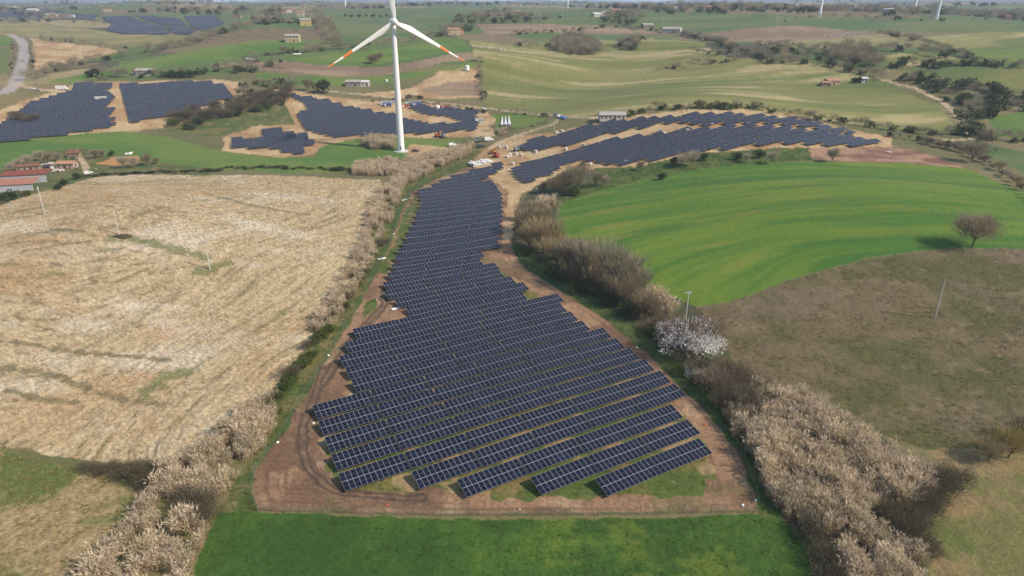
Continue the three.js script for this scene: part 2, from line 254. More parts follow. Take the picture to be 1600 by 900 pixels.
region('hedge_floor', 'dark leaf litter under the right hedge', 'litter', [[800, 390], [830, 405], [890, 440], [960, 490], [1030, 545], [1080, 590], [1125, 640], [1160, 700], [1200, 770], [1260, 860], [1290, 1000], [1480, 1000], [1452, 880], [1440, 820], [1500, 742], [1440, 722], [1340, 664], [1250, 614], [1200, 604], [1150, 574], [1120, 524], [1090, 482], [1040, 458], [1000, 443], [900, 392], [864, 372], [872, 316], [930, 264], [870, 268], [830, 292], [805, 330]], { rough: 0.1 });
region('wheat_field', 'dark green wheat field along the bottom edge', 'wheat', [[330, 1000], [300, 890], [345, 800], [402, 800], [700, 811], [960, 811], [1180, 804], [1232, 820], [1262, 862], [1290, 1000]], { rough: 0.04, wob: 0.5 });
region('grass_verge', 'green grass strip along the right fence', 'greenVerge', [[792, 388], [822, 420], [882, 456], [952, 502], [1012, 552], [1062, 602], [1112, 652], [1152, 702], [1182, 777], [1182, 803], [1234, 822], [1205, 770], [1166, 700], [1130, 640], [1085, 590], [1035, 545], [965, 490], [892, 438], [832, 402], [804, 380]], { rough: 0.08 });
region('solar_plot', 'bare brown earth of the central solar plot', 'earth', [[403, 798], [393, 770], [401, 735], [441, 680], [486, 605], [521, 545], [561, 480], [590, 425], [612, 380], [628, 330], [645, 300], [682, 280], [735, 262], [742, 245], [762, 228], [800, 214], [880, 204], [960, 187], [1100, 171], [1210, 174], [1390, 214], [1395, 229], [1300, 230], [1150, 236], [1080, 241], [1000, 259], [930, 264], [880, 268], [832, 294], [814, 304], [806, 335], [800, 388], [822, 422], [880, 457], [950, 503], [1010, 553], [1060, 603], [1110, 653], [1150, 703], [1180, 777], [1178, 799], [700, 803]], { rough: 0.07, wob: 0.7, category: 'bare ground' });
region('site_ground', 'sandy bare ground of the site entrance and the hill array', 'sandy', [[742, 264], [748, 244], [765, 229], [800, 214], [880, 204], [960, 187], [1100, 171], [1210, 174], [1390, 214], [1395, 229], [1300, 230], [1150, 236], [1080, 241], [1000, 259], [930, 264], [880, 268], [832, 294], [814, 304], [806, 335], [800, 385], [780, 400], [788, 340], [797, 302], [764, 276]], { wob: 1.2, category: 'bare ground' });
region('plot_grass', 'patchy grass under the front rows of solar tables', 'plotGrass', [[500, 660], [515, 735], [560, 770], [690, 768], [800, 782], [960, 778], [1090, 772], [1118, 745], [1105, 700], [1060, 640], [1000, 575], [900, 500], [850, 465], [770, 415], [700, 470], [600, 530], [545, 590], [560, 620]], { wob: 1.4, rough: 0.08, category: 'grass' });
region('plot_grass', 'green grass patch inside the left bend of the track', 'greenVerge', [[567, 490], [575, 470], [590, 465], [588, 480], [572, 497]], { category: 'grass' });
region('plot_grass', 'green grass strip left of the narrow array', 'verge', [[590, 425], [614, 382], [632, 330], [650, 305], [655, 325], [640, 360], [622, 395], [605, 428]], { category: 'grass' });
ribbon('dirt_track', 'dark muddy wheel track curving round the lower left of the plot', 'mud', [[505, 575], [492, 620], [474, 670], [472, 705], [488, 742], [525, 768], [580, 775], [660, 778]], 3.1, { rough: 0.12 });
ribbon('dirt_track', 'muddy track bending past the notch in the array', 'mud', [[600, 455], [602, 475], [580, 500], [556, 522], [520, 575], [505, 600]], 3.4);
ribbon('lane', 'pale lane running behind the arrays', 'track', [[490, 140], [560, 147], [640, 155], [700, 162], [770, 170], [830, 177], [880, 182], [905, 183], [960, 186]], 4.2, { category: 'lane' });
ribbon('lane', 'pale lane leading down past the stored blades', 'track', [[880, 184], [860, 195], [820, 208], [785, 220], [765, 232]], 4, { category: 'lane' });
ribbon('lane', 'pale lane winding down by the evergreen wood', 'track', [[1380, 125], [1430, 138], [1470, 157], [1490, 175], [1505, 195], [1522, 218]], 4.6, { category: 'lane' });
ribbon('lane', 'short pale lane branching left near the right edge', 'track', [[1454, 215], [1490, 219], [1522, 218]], 3.5, { category: 'lane' });
ribbon('lane', 'lane between the two left solar arrays', 'sandy', [[180, 132], [186, 155], [192, 180], [198, 200]], 8, { category: 'lane' });
ribbon('asphalt_road', 'grey asphalt road with a bend at the upper left', 'asphalt', [[17, 55], [32, 61], [38, 72], [36, 92], [31, 112], [26, 130], [10, 143], [-30, 152], [-90, 160]], 9.5, { category: 'road', wob: 0.1 });
ribbon('lane', 'white gravel forecourt by the road junction', 'track', [[28, 132], [60, 140], [90, 141], [120, 134]], 7, { category: 'lane' });
region('bare_ground', 'pale crane pad beside the turbine base', 'sandy', [[632, 236], [645, 224], [690, 230], [725, 232], [700, 246], [660, 250], [640, 244]]);

// ------------------------------------------------------------------ the ground sheet: rings round the drone, split along the outlines
{
  const az = [], rr = [0.5, 15, 30, 45, 60];
  for (let a = -180; a < -62; a += 6) az.push(a);
  for (let a = -62; a < -50; a += 1) az.push(a);
  for (let i = 0; i <= 1080; i++) az.push(-50 + i * 100 / 1080);
  for (let a = 51; a <= 62; a += 1) az.push(a);
  for (let a = 68; a < 180; a += 6) az.push(a);
  let r = 74;
  while (r < 16500) { rr.push(r); const e = EYE - profile(r), q = Math.hypot(r, e), slope = (profile(r + 2) - profile(r)) / 2; r += Math.min(260, Math.max(0.2, 1.55 / F * q * q / Math.max(12, e + slope * r))); }
  rr.push(17000, 25000, 60000);
  const nu = az.length, nv = rr.length, n = nu * nv, P = new Float32Array(n * 3), col = new Float32Array(n * 3), own = new Uint16Array(n), uv = new Float32Array(n * 2);
  for (let j = 0; j < nv; j++) for (let i = 0; i < nu; i++) {
    const k = j * nu + i, a = az[i] * Math.PI / 180, jit = (i > 24 && i < nu - 24 && j > 6 && j < nv - 4) ? 0.35 : 0;
    const rad = rr[j] + jit * (h2(i + 7, j) - 0.5) * (rr[Math.min(nv - 1, j + 1)] - rr[j]), x = rad * Math.sin(a), z = -rad * Math.cos(a);
    const near = Math.min(1, 350 / Math.max(1, rad)), wa = 0.9 + 2.2 * (1 - near), ws = 3 + 14 * (1 - near);
    const nx = wa * noise(x / ws, z / ws), nz = wa * noise(x / ws + 31, z / ws - 17);
    let id = 0, off = 0;
    if (rad < 9000 && Math.abs(az[i]) < 63) for (let q = regions.length - 1; q >= 0; q--) {
      const g = regions[q], X = x + nx * g.wob, Z = z + nz * g.wob;
      if (g.line) { const b = g.poly.box; if (X > b[0] && X < b[1] && Z > b[2] && Z < b[3] && (off = toLine(g.line, X, Z)) < g.width / 2 * (1 + 0.25 * noise(x / 3, z / 3))) { id = q + 1; break; } } else if (inside(g.poly, X, Z)) { id = q + 1; break; }
    }
    const g = id ? regions[id - 1] : null, tone = g ? g.tone : 'land', c = paint[tone](x, z, off);
    let y = height(x, z); const rough = g ? g.rough : 0.06;
    if (rad < 900 && rad > 70) {
      if (tone === 'stubble') { const bend = 1.18 - 1.0 * ss(-50, -190, x) + 0.3 * noise(x / 70, z / 70); y += 0.15 * streaks(x + 3 * noise(x / 14, z / 14), z, bend, 11, 1.5) + 0.16 * noise(x * 1.1, z * 1.1); }
      else y += rough * 2 * fbm(x / 1.6, z / 1.6, 2);
    }
    P.set([x, y, z], k * 3); col.set(c, k * 3); own[k] = id; uv.set([x / 6, z / 6], k * 2);
  }
  const lists = Array.from({ length: regions.length + 1 }, () => []), all = new Uint32Array((nv - 1) * nu * 6); let w = 0;
  for (let j = 0; j < nv - 1; j++) for (let i = 0; i < nu; i++) {
    const i2 = (i + 1) % nu, a = j * nu + i, b = j * nu + i2, c = a + nu, d = b + nu;
    for (const t of [[a, b, c], [b, d, c]]) { all[w++] = t[0]; all[w++] = t[1]; all[w++] = t[2]; const m = own[t[0]] === own[t[1]] ? own[t[0]] : own[t[2]]; lists[m].push(...t); }
  }
  const full = new THREE.BufferGeometry();
  full.setAttribute('position', new THREE.BufferAttribute(P, 3)); full.setIndex(new THREE.BufferAttribute(all, 1)); full.computeVertexNormals();
  const N = full.attributes.normal.array;
  const size = 256, px = new Uint8Array(size * size * 4);
  for (let j = 0; j < size; j++) for (let i = 0; i < size; i++) {       // fine crumb, tiles every 6 m
    const a = i / size * Math.PI * 2, b = j / size * Math.PI * 2, v = 205 + 32 * fbm(3 * Math.cos(a) + 9 + 2.2 * Math.cos(b), 3 * Math.sin(a) + 2.2 * Math.sin(b) * 1.7, 4) + 34 * (h2(i >> 1, j >> 1) - 0.5) + 16 * (h2(i, j) - 0.5);
    px.set([v, v, v, 255], (j * size + i) * 4);
  }
  const crumb = new THREE.DataTexture(px, size, size); crumb.wrapS = crumb.wrapT = THREE.RepeatWrapping; crumb.magFilter = THREE.LinearFilter; crumb.colorSpace = THREE.SRGBColorSpace; crumb.needsUpdate = true;
  const soil = new THREE.MeshStandardMaterial({ vertexColors: true, roughness: 1, map: crumb }); soil.color.setRGB(1.6, 1.6, 1.6);
  const seen = new Int32Array(n);
  lists.forEach((list, m) => {
    if (!list.length) return;
    seen.fill(-1); const keep = []; const idx = new Uint32Array(list.length);
    list.forEach((v, q) => { if (seen[v] < 0) { seen[v] = keep.length; keep.push(v); } idx[q] = seen[v]; });
    const g = new THREE.BufferGeometry(), grab = (src, s) => { const o = new Float32Array(keep.length * s); keep.forEach((v, q) => { for (let e = 0; e < s; e++) o[q * s + e] = src[v * s + e]; }); return new THREE.BufferAttribute(o, s); };
    g.setAttribute('position', grab(P, 3)); g.setAttribute('normal', grab(N, 3)); g.setAttribute('color', grab(col, 3)); g.setAttribute('uv', grab(uv, 2)); g.setIndex(new THREE.BufferAttribute(idx, 1));
    const R = m ? regions[m - 1] : null, o = new THREE.Mesh(g, soil);
    add(o, R ? R.name : 'terrain'); tag(o, R ? R.label : 'rolling farmland reaching to the horizon', R ? R.category : 'terrain', null, 'structure');
    o.castShadow = true;
  });
  console.log('ground', nu, nv, all.length / 3);
}

// ------------------------------------------------------------------ shapes
function box(w, h, d, x = 0, y = 0, z = 0) { const g = new THREE.BoxGeometry(w, h, d); g.translate(x, y, z); return g; }
function rod(a, b, r0, r1 = r0, seg = 6) {
  const A = new THREE.Vector3(...a), B = new THREE.Vector3(...b), D = B.clone().sub(A), g = new THREE.CylinderGeometry(r1, r0, D.length(), seg, 1);
  g.applyQuaternion(new THREE.Quaternion().setFromUnitVectors(new THREE.Vector3(0, 1, 0), D.clone().normalize())); const m = A.add(B).multiplyScalar(0.5); g.translate(m.x, m.y, m.z); return g;
}
const merge = list => mergeGeometries(list.map(g => { const q = g.index ? g.toNonIndexed() : g; for (const k of Object.keys(q.attributes)) if (!['position', 'normal', 'color'].includes(k)) q.deleteAttribute(k); return q; }));
function part(name, g, m, parent) { const o = new THREE.Mesh(Array.isArray(g) ? merge(g) : g, m); o.name = name; parent.add(o); return o; }
const wordNum = ['first', 'second', 'third', 'fourth', 'fifth', 'sixth', 'seventh', 'eighth', 'ninth', 'tenth', 'eleventh', 'twelfth', 'thirteenth', 'fourteenth', 'fifteenth', 'sixteenth', 'seventeenth', 'eighteenth', 'nineteenth'];
const tens = ['', '', 'twent', 'thirt', 'fort', 'fift', 'sixt', 'sevent'], units = ['', '-first', '-second', '-third', '-fourth', '-fifth', '-sixth', '-seventh', '-eighth', '-ninth'];
const ordinal = n => n < 20 ? wordNum[n - 1] : tens[Math.floor(n / 10)] + (n % 10 ? 'y' + units[n % 10] : 'ieth');

// ------------------------------------------------------------------ solar tables: two modules high, twelve wide
const MW = 1.134, ML = 2.278, GAP = 0.022, COLS = 12, TILT = 15 * Math.PI / 180, TW = COLS * (MW + GAP), LOW = 0.75, TURN = 30 * Math.PI / 180;
const glassMat = new THREE.MeshPhysicalMaterial({ vertexColors: true, roughness: 0.16, metalness: 0, specularIntensity: 0.45 });
const steel = mat([0.42, 0.43, 0.44], 0.5, { metalness: 0.7 });
function moduleShape(tone) {                                // frame rim, two half-cut cell fields, bright busbar line between them
  const pos = [], col = [], nor = [], rim = [0.34, 0.36, 0.39], cell = [0.0075 * tone, 0.0098 * tone, 0.024 * tone], T = 0.035;
  const quad = (x0, x1, z0, z1, y, c) => { for (const [x, z] of [[x0, z0], [x0, z1], [x1, z1], [x0, z0], [x1, z1], [x1, z0]]) { pos.push(x, y, z); col.push(...c); nor.push(0, 1, 0); } };
  const a = MW / 2, b = ML / 2, f = 0.024, m = 0.009;
  quad(-a, -a + f, -b, b, T, rim); quad(a - f, a, -b, b, T, rim); quad(-a + f, a - f, -b, -b + f, T, rim); quad(-a + f, a - f, b - f, b, T, rim);
  quad(-a + f, a - f, -m, m, T, [0.26, 0.28, 0.31]); quad(-a + f, a - f, -b + f, -m, T, cell); quad(-a + f, a - f, m, b - f, T, cell);
  const wall = (x0, z0, x1, z1) => { const n = new THREE.Vector3(z0 - z1, 0, x1 - x0).normalize(); for (const [x, y, z] of [[x0, 0, z0], [x1, 0, z1], [x1, T, z1], [x0, 0, z0], [x1, T, z1], [x0, T, z0]]) { pos.push(x, y, z); col.push(...rim); nor.push(n.x, 0, n.z); } };
  wall(-a, b, a, b); wall(a, b, a, -b); wall(a, -b, -a, -b); wall(-a, -b, -a, b);
  for (const [x, z] of [[-a, -b], [a, b], [-a, b], [-a, -b], [a, -b], [a, b]]) { pos.push(x, 0, z); col.push(0.5, 0.5, 0.5); nor.push(0, -1, 0); }
  const g = new THREE.BufferGeometry(); g.setAttribute('position', new THREE.Float32BufferAttribute(pos, 3)); g.setAttribute('normal', new THREE.Float32BufferAttribute(nor, 3)); g.setAttribute('color', new THREE.Float32BufferAttribute(col, 3)); return g;
}
const modules = [0.85, 1, 1.15, 1.5].map(moduleShape);
const mx = c => (c - (COLS - 1) / 2) * (MW + GAP), mz = r => (r ? 1 : -1) * (ML + GAP) / 2;
const tiltAt = (g) => { g.rotateX(TILT); g.translate(0, LOW + Math.sin(TILT) * (ML + GAP), 0); return g; };
const joined = cols => { const r = rng(cols), l = []; for (let c = 0; c < cols; c++) for (let k = 0; k < 2; k++) l.push(modules[Math.floor(r() * 3.2)].clone().translate((c - (cols - 1) / 2) * (MW + GAP), 0.09, mz(k))); for (const [z, w] of [[0, 0.07], [-ML - GAP, 0.04], [ML + GAP, 0.04]]) { const g = box(cols * (MW + GAP), 0.03, w, 0, 0.128, z), n = g.attributes.position.count; g.setAttribute('color', new THREE.Float32BufferAttribute(new Float32Array(n * 3).fill(0.3), 3)); l.push(g); } return tiltAt(merge(l)); };
const joinedFull = joined(COLS), joinedHalf = joined(COLS / 2);
const rails = cols => { const w = cols * (MW + GAP), l = []; for (const z of [-1.75, -0.55, 0.55, 1.75]) l.push(box(w - 0.04, 0.07, 0.06, 0, 0.052, z)); for (let k = 0; k < cols / 3; k++) l.push(box(0.08, 0.12, 4.2, (k + 0.5) * 3 * (MW + GAP) - w / 2, -0.045, 0)); return tiltAt(merge(l)); };
const railsFull = rails(COLS), railsHalf = rails(COLS / 2);
const yAt = z => LOW + Math.sin(TILT) * (ML + GAP) - z * Math.sin(TILT) - 0.1;
const frontPost = rod([0, -1.1, 1.35], [0, yAt(1.35), 1.35], 0.06), backPost = rod([0, -1.1, -1.35], [0, yAt(-1.35), -1.35], 0.06);
const stripFull = tiltAt(box(TW, 0.03, 0.07, 0, 0.128, 0)), stripHalf = tiltAt(box(TW / 2, 0.03, 0.07, 0, 0.128, 0)), steelPale = mat([0.36, 0.37, 0.38], 0.6);
function solarTable(level, cols) {
  const t = new THREE.Group();
  if (level === 2) {
    const deck = new THREE.Group(); deck.rotation.x = TILT; deck.position.y = LOW + Math.sin(TILT) * (ML + GAP);
    const q = new THREE.Matrix4().makeRotationX(TILT).setPosition(0, deck.position.y, 0), r = rng(cols * 7 + solarTable.n++);
    for (let c = 0; c < cols; c++) for (let k = 0; k < 2; k++) {
      const o = part('module', modules[Math.floor(r() * 3.12)], glassMat, t);
      o.position.set((c - (cols - 1) / 2) * (MW + GAP), 0.09, mz(k)).applyMatrix4(q); o.rotation.x = TILT;
    }
  } else part('module_deck', cols === COLS ? joinedFull : joinedHalf, glassMat, t);
  if (level === 2) part('middle_strip', cols === COLS ? stripFull : stripHalf, steelPale, t);
  part('rail_frame', cols === COLS ? railsFull : railsHalf, steel, t);
  const nb = cols / 3;
  for (let k = 0; k < nb; k++) { const x = (k + 0.5) * 3 * (MW + GAP) - cols * (MW + GAP) / 2; for (const g of [frontPost, backPost]) part('post', g, steel, t).position.x = x; }
  return t;
}
solarTable.n = 1;
const DX = Math.cos(TURN), DZ = -Math.sin(TURN), NX = Math.sin(TURN), NZ = Math.cos(TURN), PITCHROW = 6.75;
function rowsIn(pts, off = 0, lift = 1.3, pitch = PITCHROW) {                   // [{row, k, x, z, cols}] front row first
  const p = outline(pts, lift), out = []; let lo = 1e9, hi = -1e9, a = 1e9, b = -1e9;
  for (const [x, z] of p) { const v = x * NX + z * NZ, u = x * DX + z * DZ; lo = Math.min(lo, v); hi = Math.max(hi, v); a = Math.min(a, u); b = Math.max(b, u); }
  let row = 0;
  for (let v = hi - 2.6 - off; v > lo + 1; v -= pitch) {
    let run = null, count = 0; const spans = [];
    for (let u = a - 1; u <= b + 2; u += 0.5) { const x = u * DX + v * NX, z = u * DZ + v * NZ, i = inside(p, x, z); if (i && !run) run = [u, u]; if (i) run[1] = u; if (!i && run) { spans.push(run); run = null; } }
    let any = false;
    for (const [s, e] of spans) {
      let u = s;
      while (e - u > TW * 0.42) { const cols = e - u > TW * 0.86 ? COLS : COLS / 2, w = cols * (MW + GAP); if (!any) { row++; any = true; } const c = u + w / 2; out.push({ row, k: ++count, x: c * DX + v * NX, z: c * DZ + v * NZ, cols }); u += w + 0.28; }
    }
    for (const o of out) if (o.row === row && any) o.of = count;
  }
  return out;
}
function placeTable(o, s) {
  const e = s.cols * (MW + GAP) / 2, y0 = height(s.x - DX * e, s.z - DZ * e), y1 = height(s.x + DX * e, s.z + DZ * e);
  o.position.set(s.x, (y0 + y1) / 2 + (s.dy || 0), s.z); o.rotation.order = 'YXZ'; o.rotation.y = TURN; o.rotation.z = Math.atan2(y1 - y0, 2 * e); o.rotation.x = (h2(Math.round(s.x * 9), Math.round(s.z * 9)) - 0.5) * 0.03;
}
const central = rowsIn([[489, 637], [512, 702], [535, 765], [548, 775], [640, 742], [655, 768], [712, 748], [730, 780], [822, 742], [850, 778], [920, 738], [948, 776], [1108, 698], [1085, 645], [1052, 592], [1030, 568], [978, 536], [945, 515], [912, 490], [872, 461], [822, 475], [820, 446], [800, 440], [768, 412], [775, 380], [785, 340], [795, 302], [760, 276], [790, 262], [782, 254], [735, 268], [690, 282], [680, 290], [652, 300], [658, 318], [648, 345], [625, 390], [605, 435], [596, 458], [640, 490], [558, 512], [542, 540], [528, 560], [560, 618]]);
const hillArray = [...rowsIn([[798, 264], [838, 248], [872, 238], [915, 226], [955, 216], [1000, 209], [1045, 204], [1100, 197], [1200, 194], [1300, 204], [1384, 221], [1340, 227], [1280, 226], [1240, 223], [1180, 226], [1140, 231], [1090, 237], [1000, 252], [960, 257], [905, 248], [880, 260], [822, 286], [806, 276]], 0.5, 1.3, 5.9)];
const hillUpper = rowsIn([[808, 232], [830, 218], [880, 207], [920, 196], [960, 187], [1050, 179], [1130, 175], [1200, 179], [1290, 191], [1360, 212], [1290, 202], [1200, 192], [1100, 195], [1050, 190], [990, 201], [935, 211], [880, 226], [845, 235]], 0.5, 1.3, 5.9);
const farPlots = [
  rowsIn([[-60, 215], [0, 193], [45, 160], [80, 150], [112, 140], [116, 129], [174, 129], [178, 154], [183, 198], [100, 209], [0, 223], [-60, 232]]),
  rowsIn([[186, 131], [330, 125], [345, 128], [368, 151], [346, 153], [348, 164], [316, 166], [318, 173], [280, 179], [202, 191]]),
  rowsIn([[432, 141], [520, 156], [580, 172], [625, 178], [650, 190], [690, 192], [725, 190], [700, 181], [660, 177], [640, 167], [660, 164], [700, 168], [747, 171], [751, 188], [745, 201], [690, 206], [560, 211], [520, 213], [475, 201], [470, 190], [462, 176], [481, 173], [475, 160]]),
  rowsIn([[408, 201], [440, 201], [486, 208], [491, 220], [479, 238], [440, 239], [438, 231], [360, 230], [362, 215], [410, 215]]),
  rowsIn([[-40, 11], [90, 17], [152, 23], [150, 32], [75, 30], [-40, 24]]), rowsIn([[158, 27], [203, 25], [255, 40], [266, 53], [165, 47], [174, 36]]),
  rowsIn([[208, 24], [281, 28], [292, 38], [258, 39]]), rowsIn([[274, 52], [263, 41], [300, 41], [304, 54]]), rowsIn([[287, 25], [330, 24], [352, 32], [320, 45], [300, 39]]),
];
{
  const single = [...central.map(s => ({ ...s, where: 'central solar array' })), ...hillArray.map(s => ({ ...s, where: 'lower hill array' })), ...hillUpper.map(s => ({ ...s, where: 'upper hill array' }))].map(s => ({ ...s, d: Math.hypot(s.x, s.z) })).sort((a, b) => a.d - b.d);
  const kinds = {}; let made = 0; const rest = [];
  const rj = rng(99);
  for (const s of single) {
    s.dy = (rj() - 0.5) * 0.12;
    if (made >= 300) { rest.push(s); continue; }
    const level = made < 110 ? 2 : 1, key = level + '_' + s.cols + '_' + (level === 2 ? made % 6 : 0);
    const o = kinds[key] ? kinds[key].clone() : (kinds[key] = solarTable(level, s.cols)); made++;
    placeTable(o, s); add(o, 'solar_table');
    tag(o, 'solar table, ' + ordinal(s.k) + ' from left in ' + ordinal(s.row) + ' row of the ' + s.where, 'solar table', 'tilted solar tables in the ' + s.where);
  }
  for (const p of farPlots) for (const s of p) { s.dy = (rj() - 0.5) * 0.2; rest.push(s); }
  const far = new THREE.InstancedMesh(joinedFull, glassMat, rest.length), d = new THREE.Object3D();
  rest.forEach((s, i) => { placeTable(d, s); d.scale.x = s.cols / COLS; d.updateMatrix(); far.setMatrixAt(i, d.matrix); });
  add(far, 'distant_solar_tables'); tag(far, 'many rows of dark solar tables on the far hill slopes', 'solar tables', null, 'stuff');
  console.log('tables', central.length, hillArray.length, hillUpper.length, farPlots.map(p => p.length).join(' '), 'rows', central.at(-1).row);
}

// ------------------------------------------------------------------ plants
function blades(n, place, tone, seed) {                       // n thin three-cornered slips; place(r) -> [base, dir, length, width]
  const r = rng(seed), pos = new Float32Array(n * 9), nor = new Float32Array(n * 9), col = new Float32Array(n * 9), B = new THREE.Vector3(), D = new THREE.Vector3(), S = new THREE.Vector3();
  for (let i = 0; i < n; i++) {
    const [b, d, l, w] = place(r, i); B.set(...b); D.set(...d).normalize();
    S.set(r() - 0.5, r() - 0.5, r() - 0.5).cross(D).normalize(); const N = S.clone().cross(D).normalize(); if (N.y < 0) { N.negate(); S.negate(); }
    const c = tone(r, b, i);
    [[B.x - S.x * w, B.y - S.y * w, B.z - S.z * w], [B.x + S.x * w, B.y + S.y * w, B.z + S.z * w], [B.x + D.x * l, B.y + D.y * l, B.z + D.z * l]].forEach((v, k) => { pos.set(v, i * 9 + k * 3); nor.set([N.x, N.y, N.z], i * 9 + k * 3); col.set(c, i * 9 + k * 3); });
  }
  const g = new THREE.BufferGeometry(); g.setAttribute('position', new THREE.BufferAttribute(pos, 3)); g.setAttribute('normal', new THREE.BufferAttribute(nor, 3)); g.setAttribute('color', new THREE.BufferAttribute(col, 3)); return g;
}
const plantMat = new THREE.MeshPhysicalMaterial({ vertexColors: true, roughness: 1, side: THREE.DoubleSide, transmission: 0.28, thickness: 0, specularIntensity: 0.2 });
const barkMat = mat(C(112, 98, 84), 1), paleBark = mat(C(150, 138, 122), 1);
const LEAF = 1.5, varied = (c, k) => r => scl(c, LEAF * (1 + k * (r() - 0.5)));
// a leafless tree of unit height: trunk with limbs, and a haze of twigs round them
function bareTree(seed, { spread = 0.5, n = 1500, low = 0.12, tone, w = 0.004, len = 0.16, bark = barkMat }) {
  const r = rng(seed), wood = [], tips = [], lean = (r() - 0.5) * 0.12, fork = [lean, low + 0.05, (r() - 0.5) * 0.1];
  wood.push(rod([0, -0.06, 0], fork, 0.03, 0.022, 6));
  const nl = 7 + Math.floor(r() * 4);
  for (let i = 0; i < nl; i++) {
    const a = i / nl * 6.283 + r(), out = spread * (0.45 + 0.4 * r()), e = [fork[0] + Math.cos(a) * out, low + (1 - low) * (0.45 + 0.4 * r()), fork[2] + Math.sin(a) * out], m = [lerp(fork[0], e[0], 0.45), lerp(fork[1], e[1], 0.6), lerp(fork[2], e[2], 0.45)];
    wood.push(rod(fork, m, 0.017, 0.011, 5), rod(m, e, 0.011, 0.005, 4)); tips.push(e, m);
    for (let j = 0; j < 4; j++) { const b = r() * 6.283, q = [m[0] + Math.cos(b) * spread * 0.35, m[1] + 0.1 + 0.2 * r(), m[2] + Math.sin(b) * spread * 0.35]; wood.push(rod(m, q, 0.007, 0.003, 3)); tips.push(q); }
  }
  for (let i = 0; i < 16; i++) { const a = r() * 6.283, v = r() * 1.7 - 0.8, k = Math.sqrt(Math.max(0, 1 - v * v)), d = 0.55 + 0.3 * r(); tips.push([Math.cos(a) * k * spread * d, low + (1 - low) * (0.47 + 0.36 * v), Math.sin(a) * k * spread * d]); }
  const tw = blades(n, q => {
    const t = tips[Math.floor(q() * tips.length)], s = spread * 0.42, u = q() * 6.283, v = q() * 2 - 1, k = Math.sqrt(1 - v * v), rad = s * Math.pow(q(), 0.6);
    const b = [t[0] + Math.cos(u) * k * rad, Math.max(0.06, t[1] + v * rad * 0.8), t[2] + Math.sin(u) * k * rad];
    return [b, [b[0] - fork[0] + (q() - 0.5) * 0.5, 0.35 + b[1] - low + (q() - 0.5) * 0.4, b[2] - fork[2] + (q() - 0.5) * 0.5], len * (0.5 + q()), w * (0.6 + q())];
  }, tone, seed + 5);
  const t = new THREE.Group(); part('trunk', wood, bark, t); part('crown', tw, plantMat, t); return t;
}
function bush(seed, { n = 900, tone, wide = 0.65, w = 0.02, len = 0.09, clumps = 16, flat = 0.8 }) {      // leafy shrub or evergreen of unit height
  const r = rng(seed), cl = [];
  for (let i = 0; i < clumps; i++) { const a = r() * 6.283, q = Math.sqrt(r()) * wide * 0.75; const y = 0.2 + 0.58 * r() * (1 - 0.55 * q / wide); cl.push([Math.cos(a) * q, y, Math.sin(a) * q, 0.14 + 0.12 * r(), 0.8 + 0.4 * r()]); }
  const g = blades(n, q => {
    const c = cl[Math.floor(q() * cl.length)], u = q() * 6.283, v = q() * 2 - 1, k = Math.sqrt(1 - v * v), rad = c[3] * (0.55 + 0.5 * q());
    const b = [c[0] + Math.cos(u) * k * rad, Math.max(0.0, c[1] + v * rad * flat), c[2] + Math.sin(u) * k * rad];
    return [b, [Math.cos(u) * k + (q() - 0.5), v + 0.4 + (q() - 0.5), Math.sin(u) * k + (q() - 0.5)], len * (0.5 + q()), w * (0.6 + q())];
  }, tone, seed + 3);
  const stems = []; for (let i = 0; i < 5; i++) stems.push(rod([0, -0.05, 0], [(r() - 0.5) * wide * 0.8, 0.5 + 0.2 * r(), (r() - 0.5) * wide * 0.8], 0.02, 0.008, 4));
  const t = new THREE.Group(); part('trunk', stems, barkMat, t); part('crown', g, plantMat, t); return t;
}
const G_ = (c, k = 0.6) => varied(c, k), GREY = C(150, 142, 120), DARK = C(66, 80, 48), OLIVE = C(92, 104, 70);
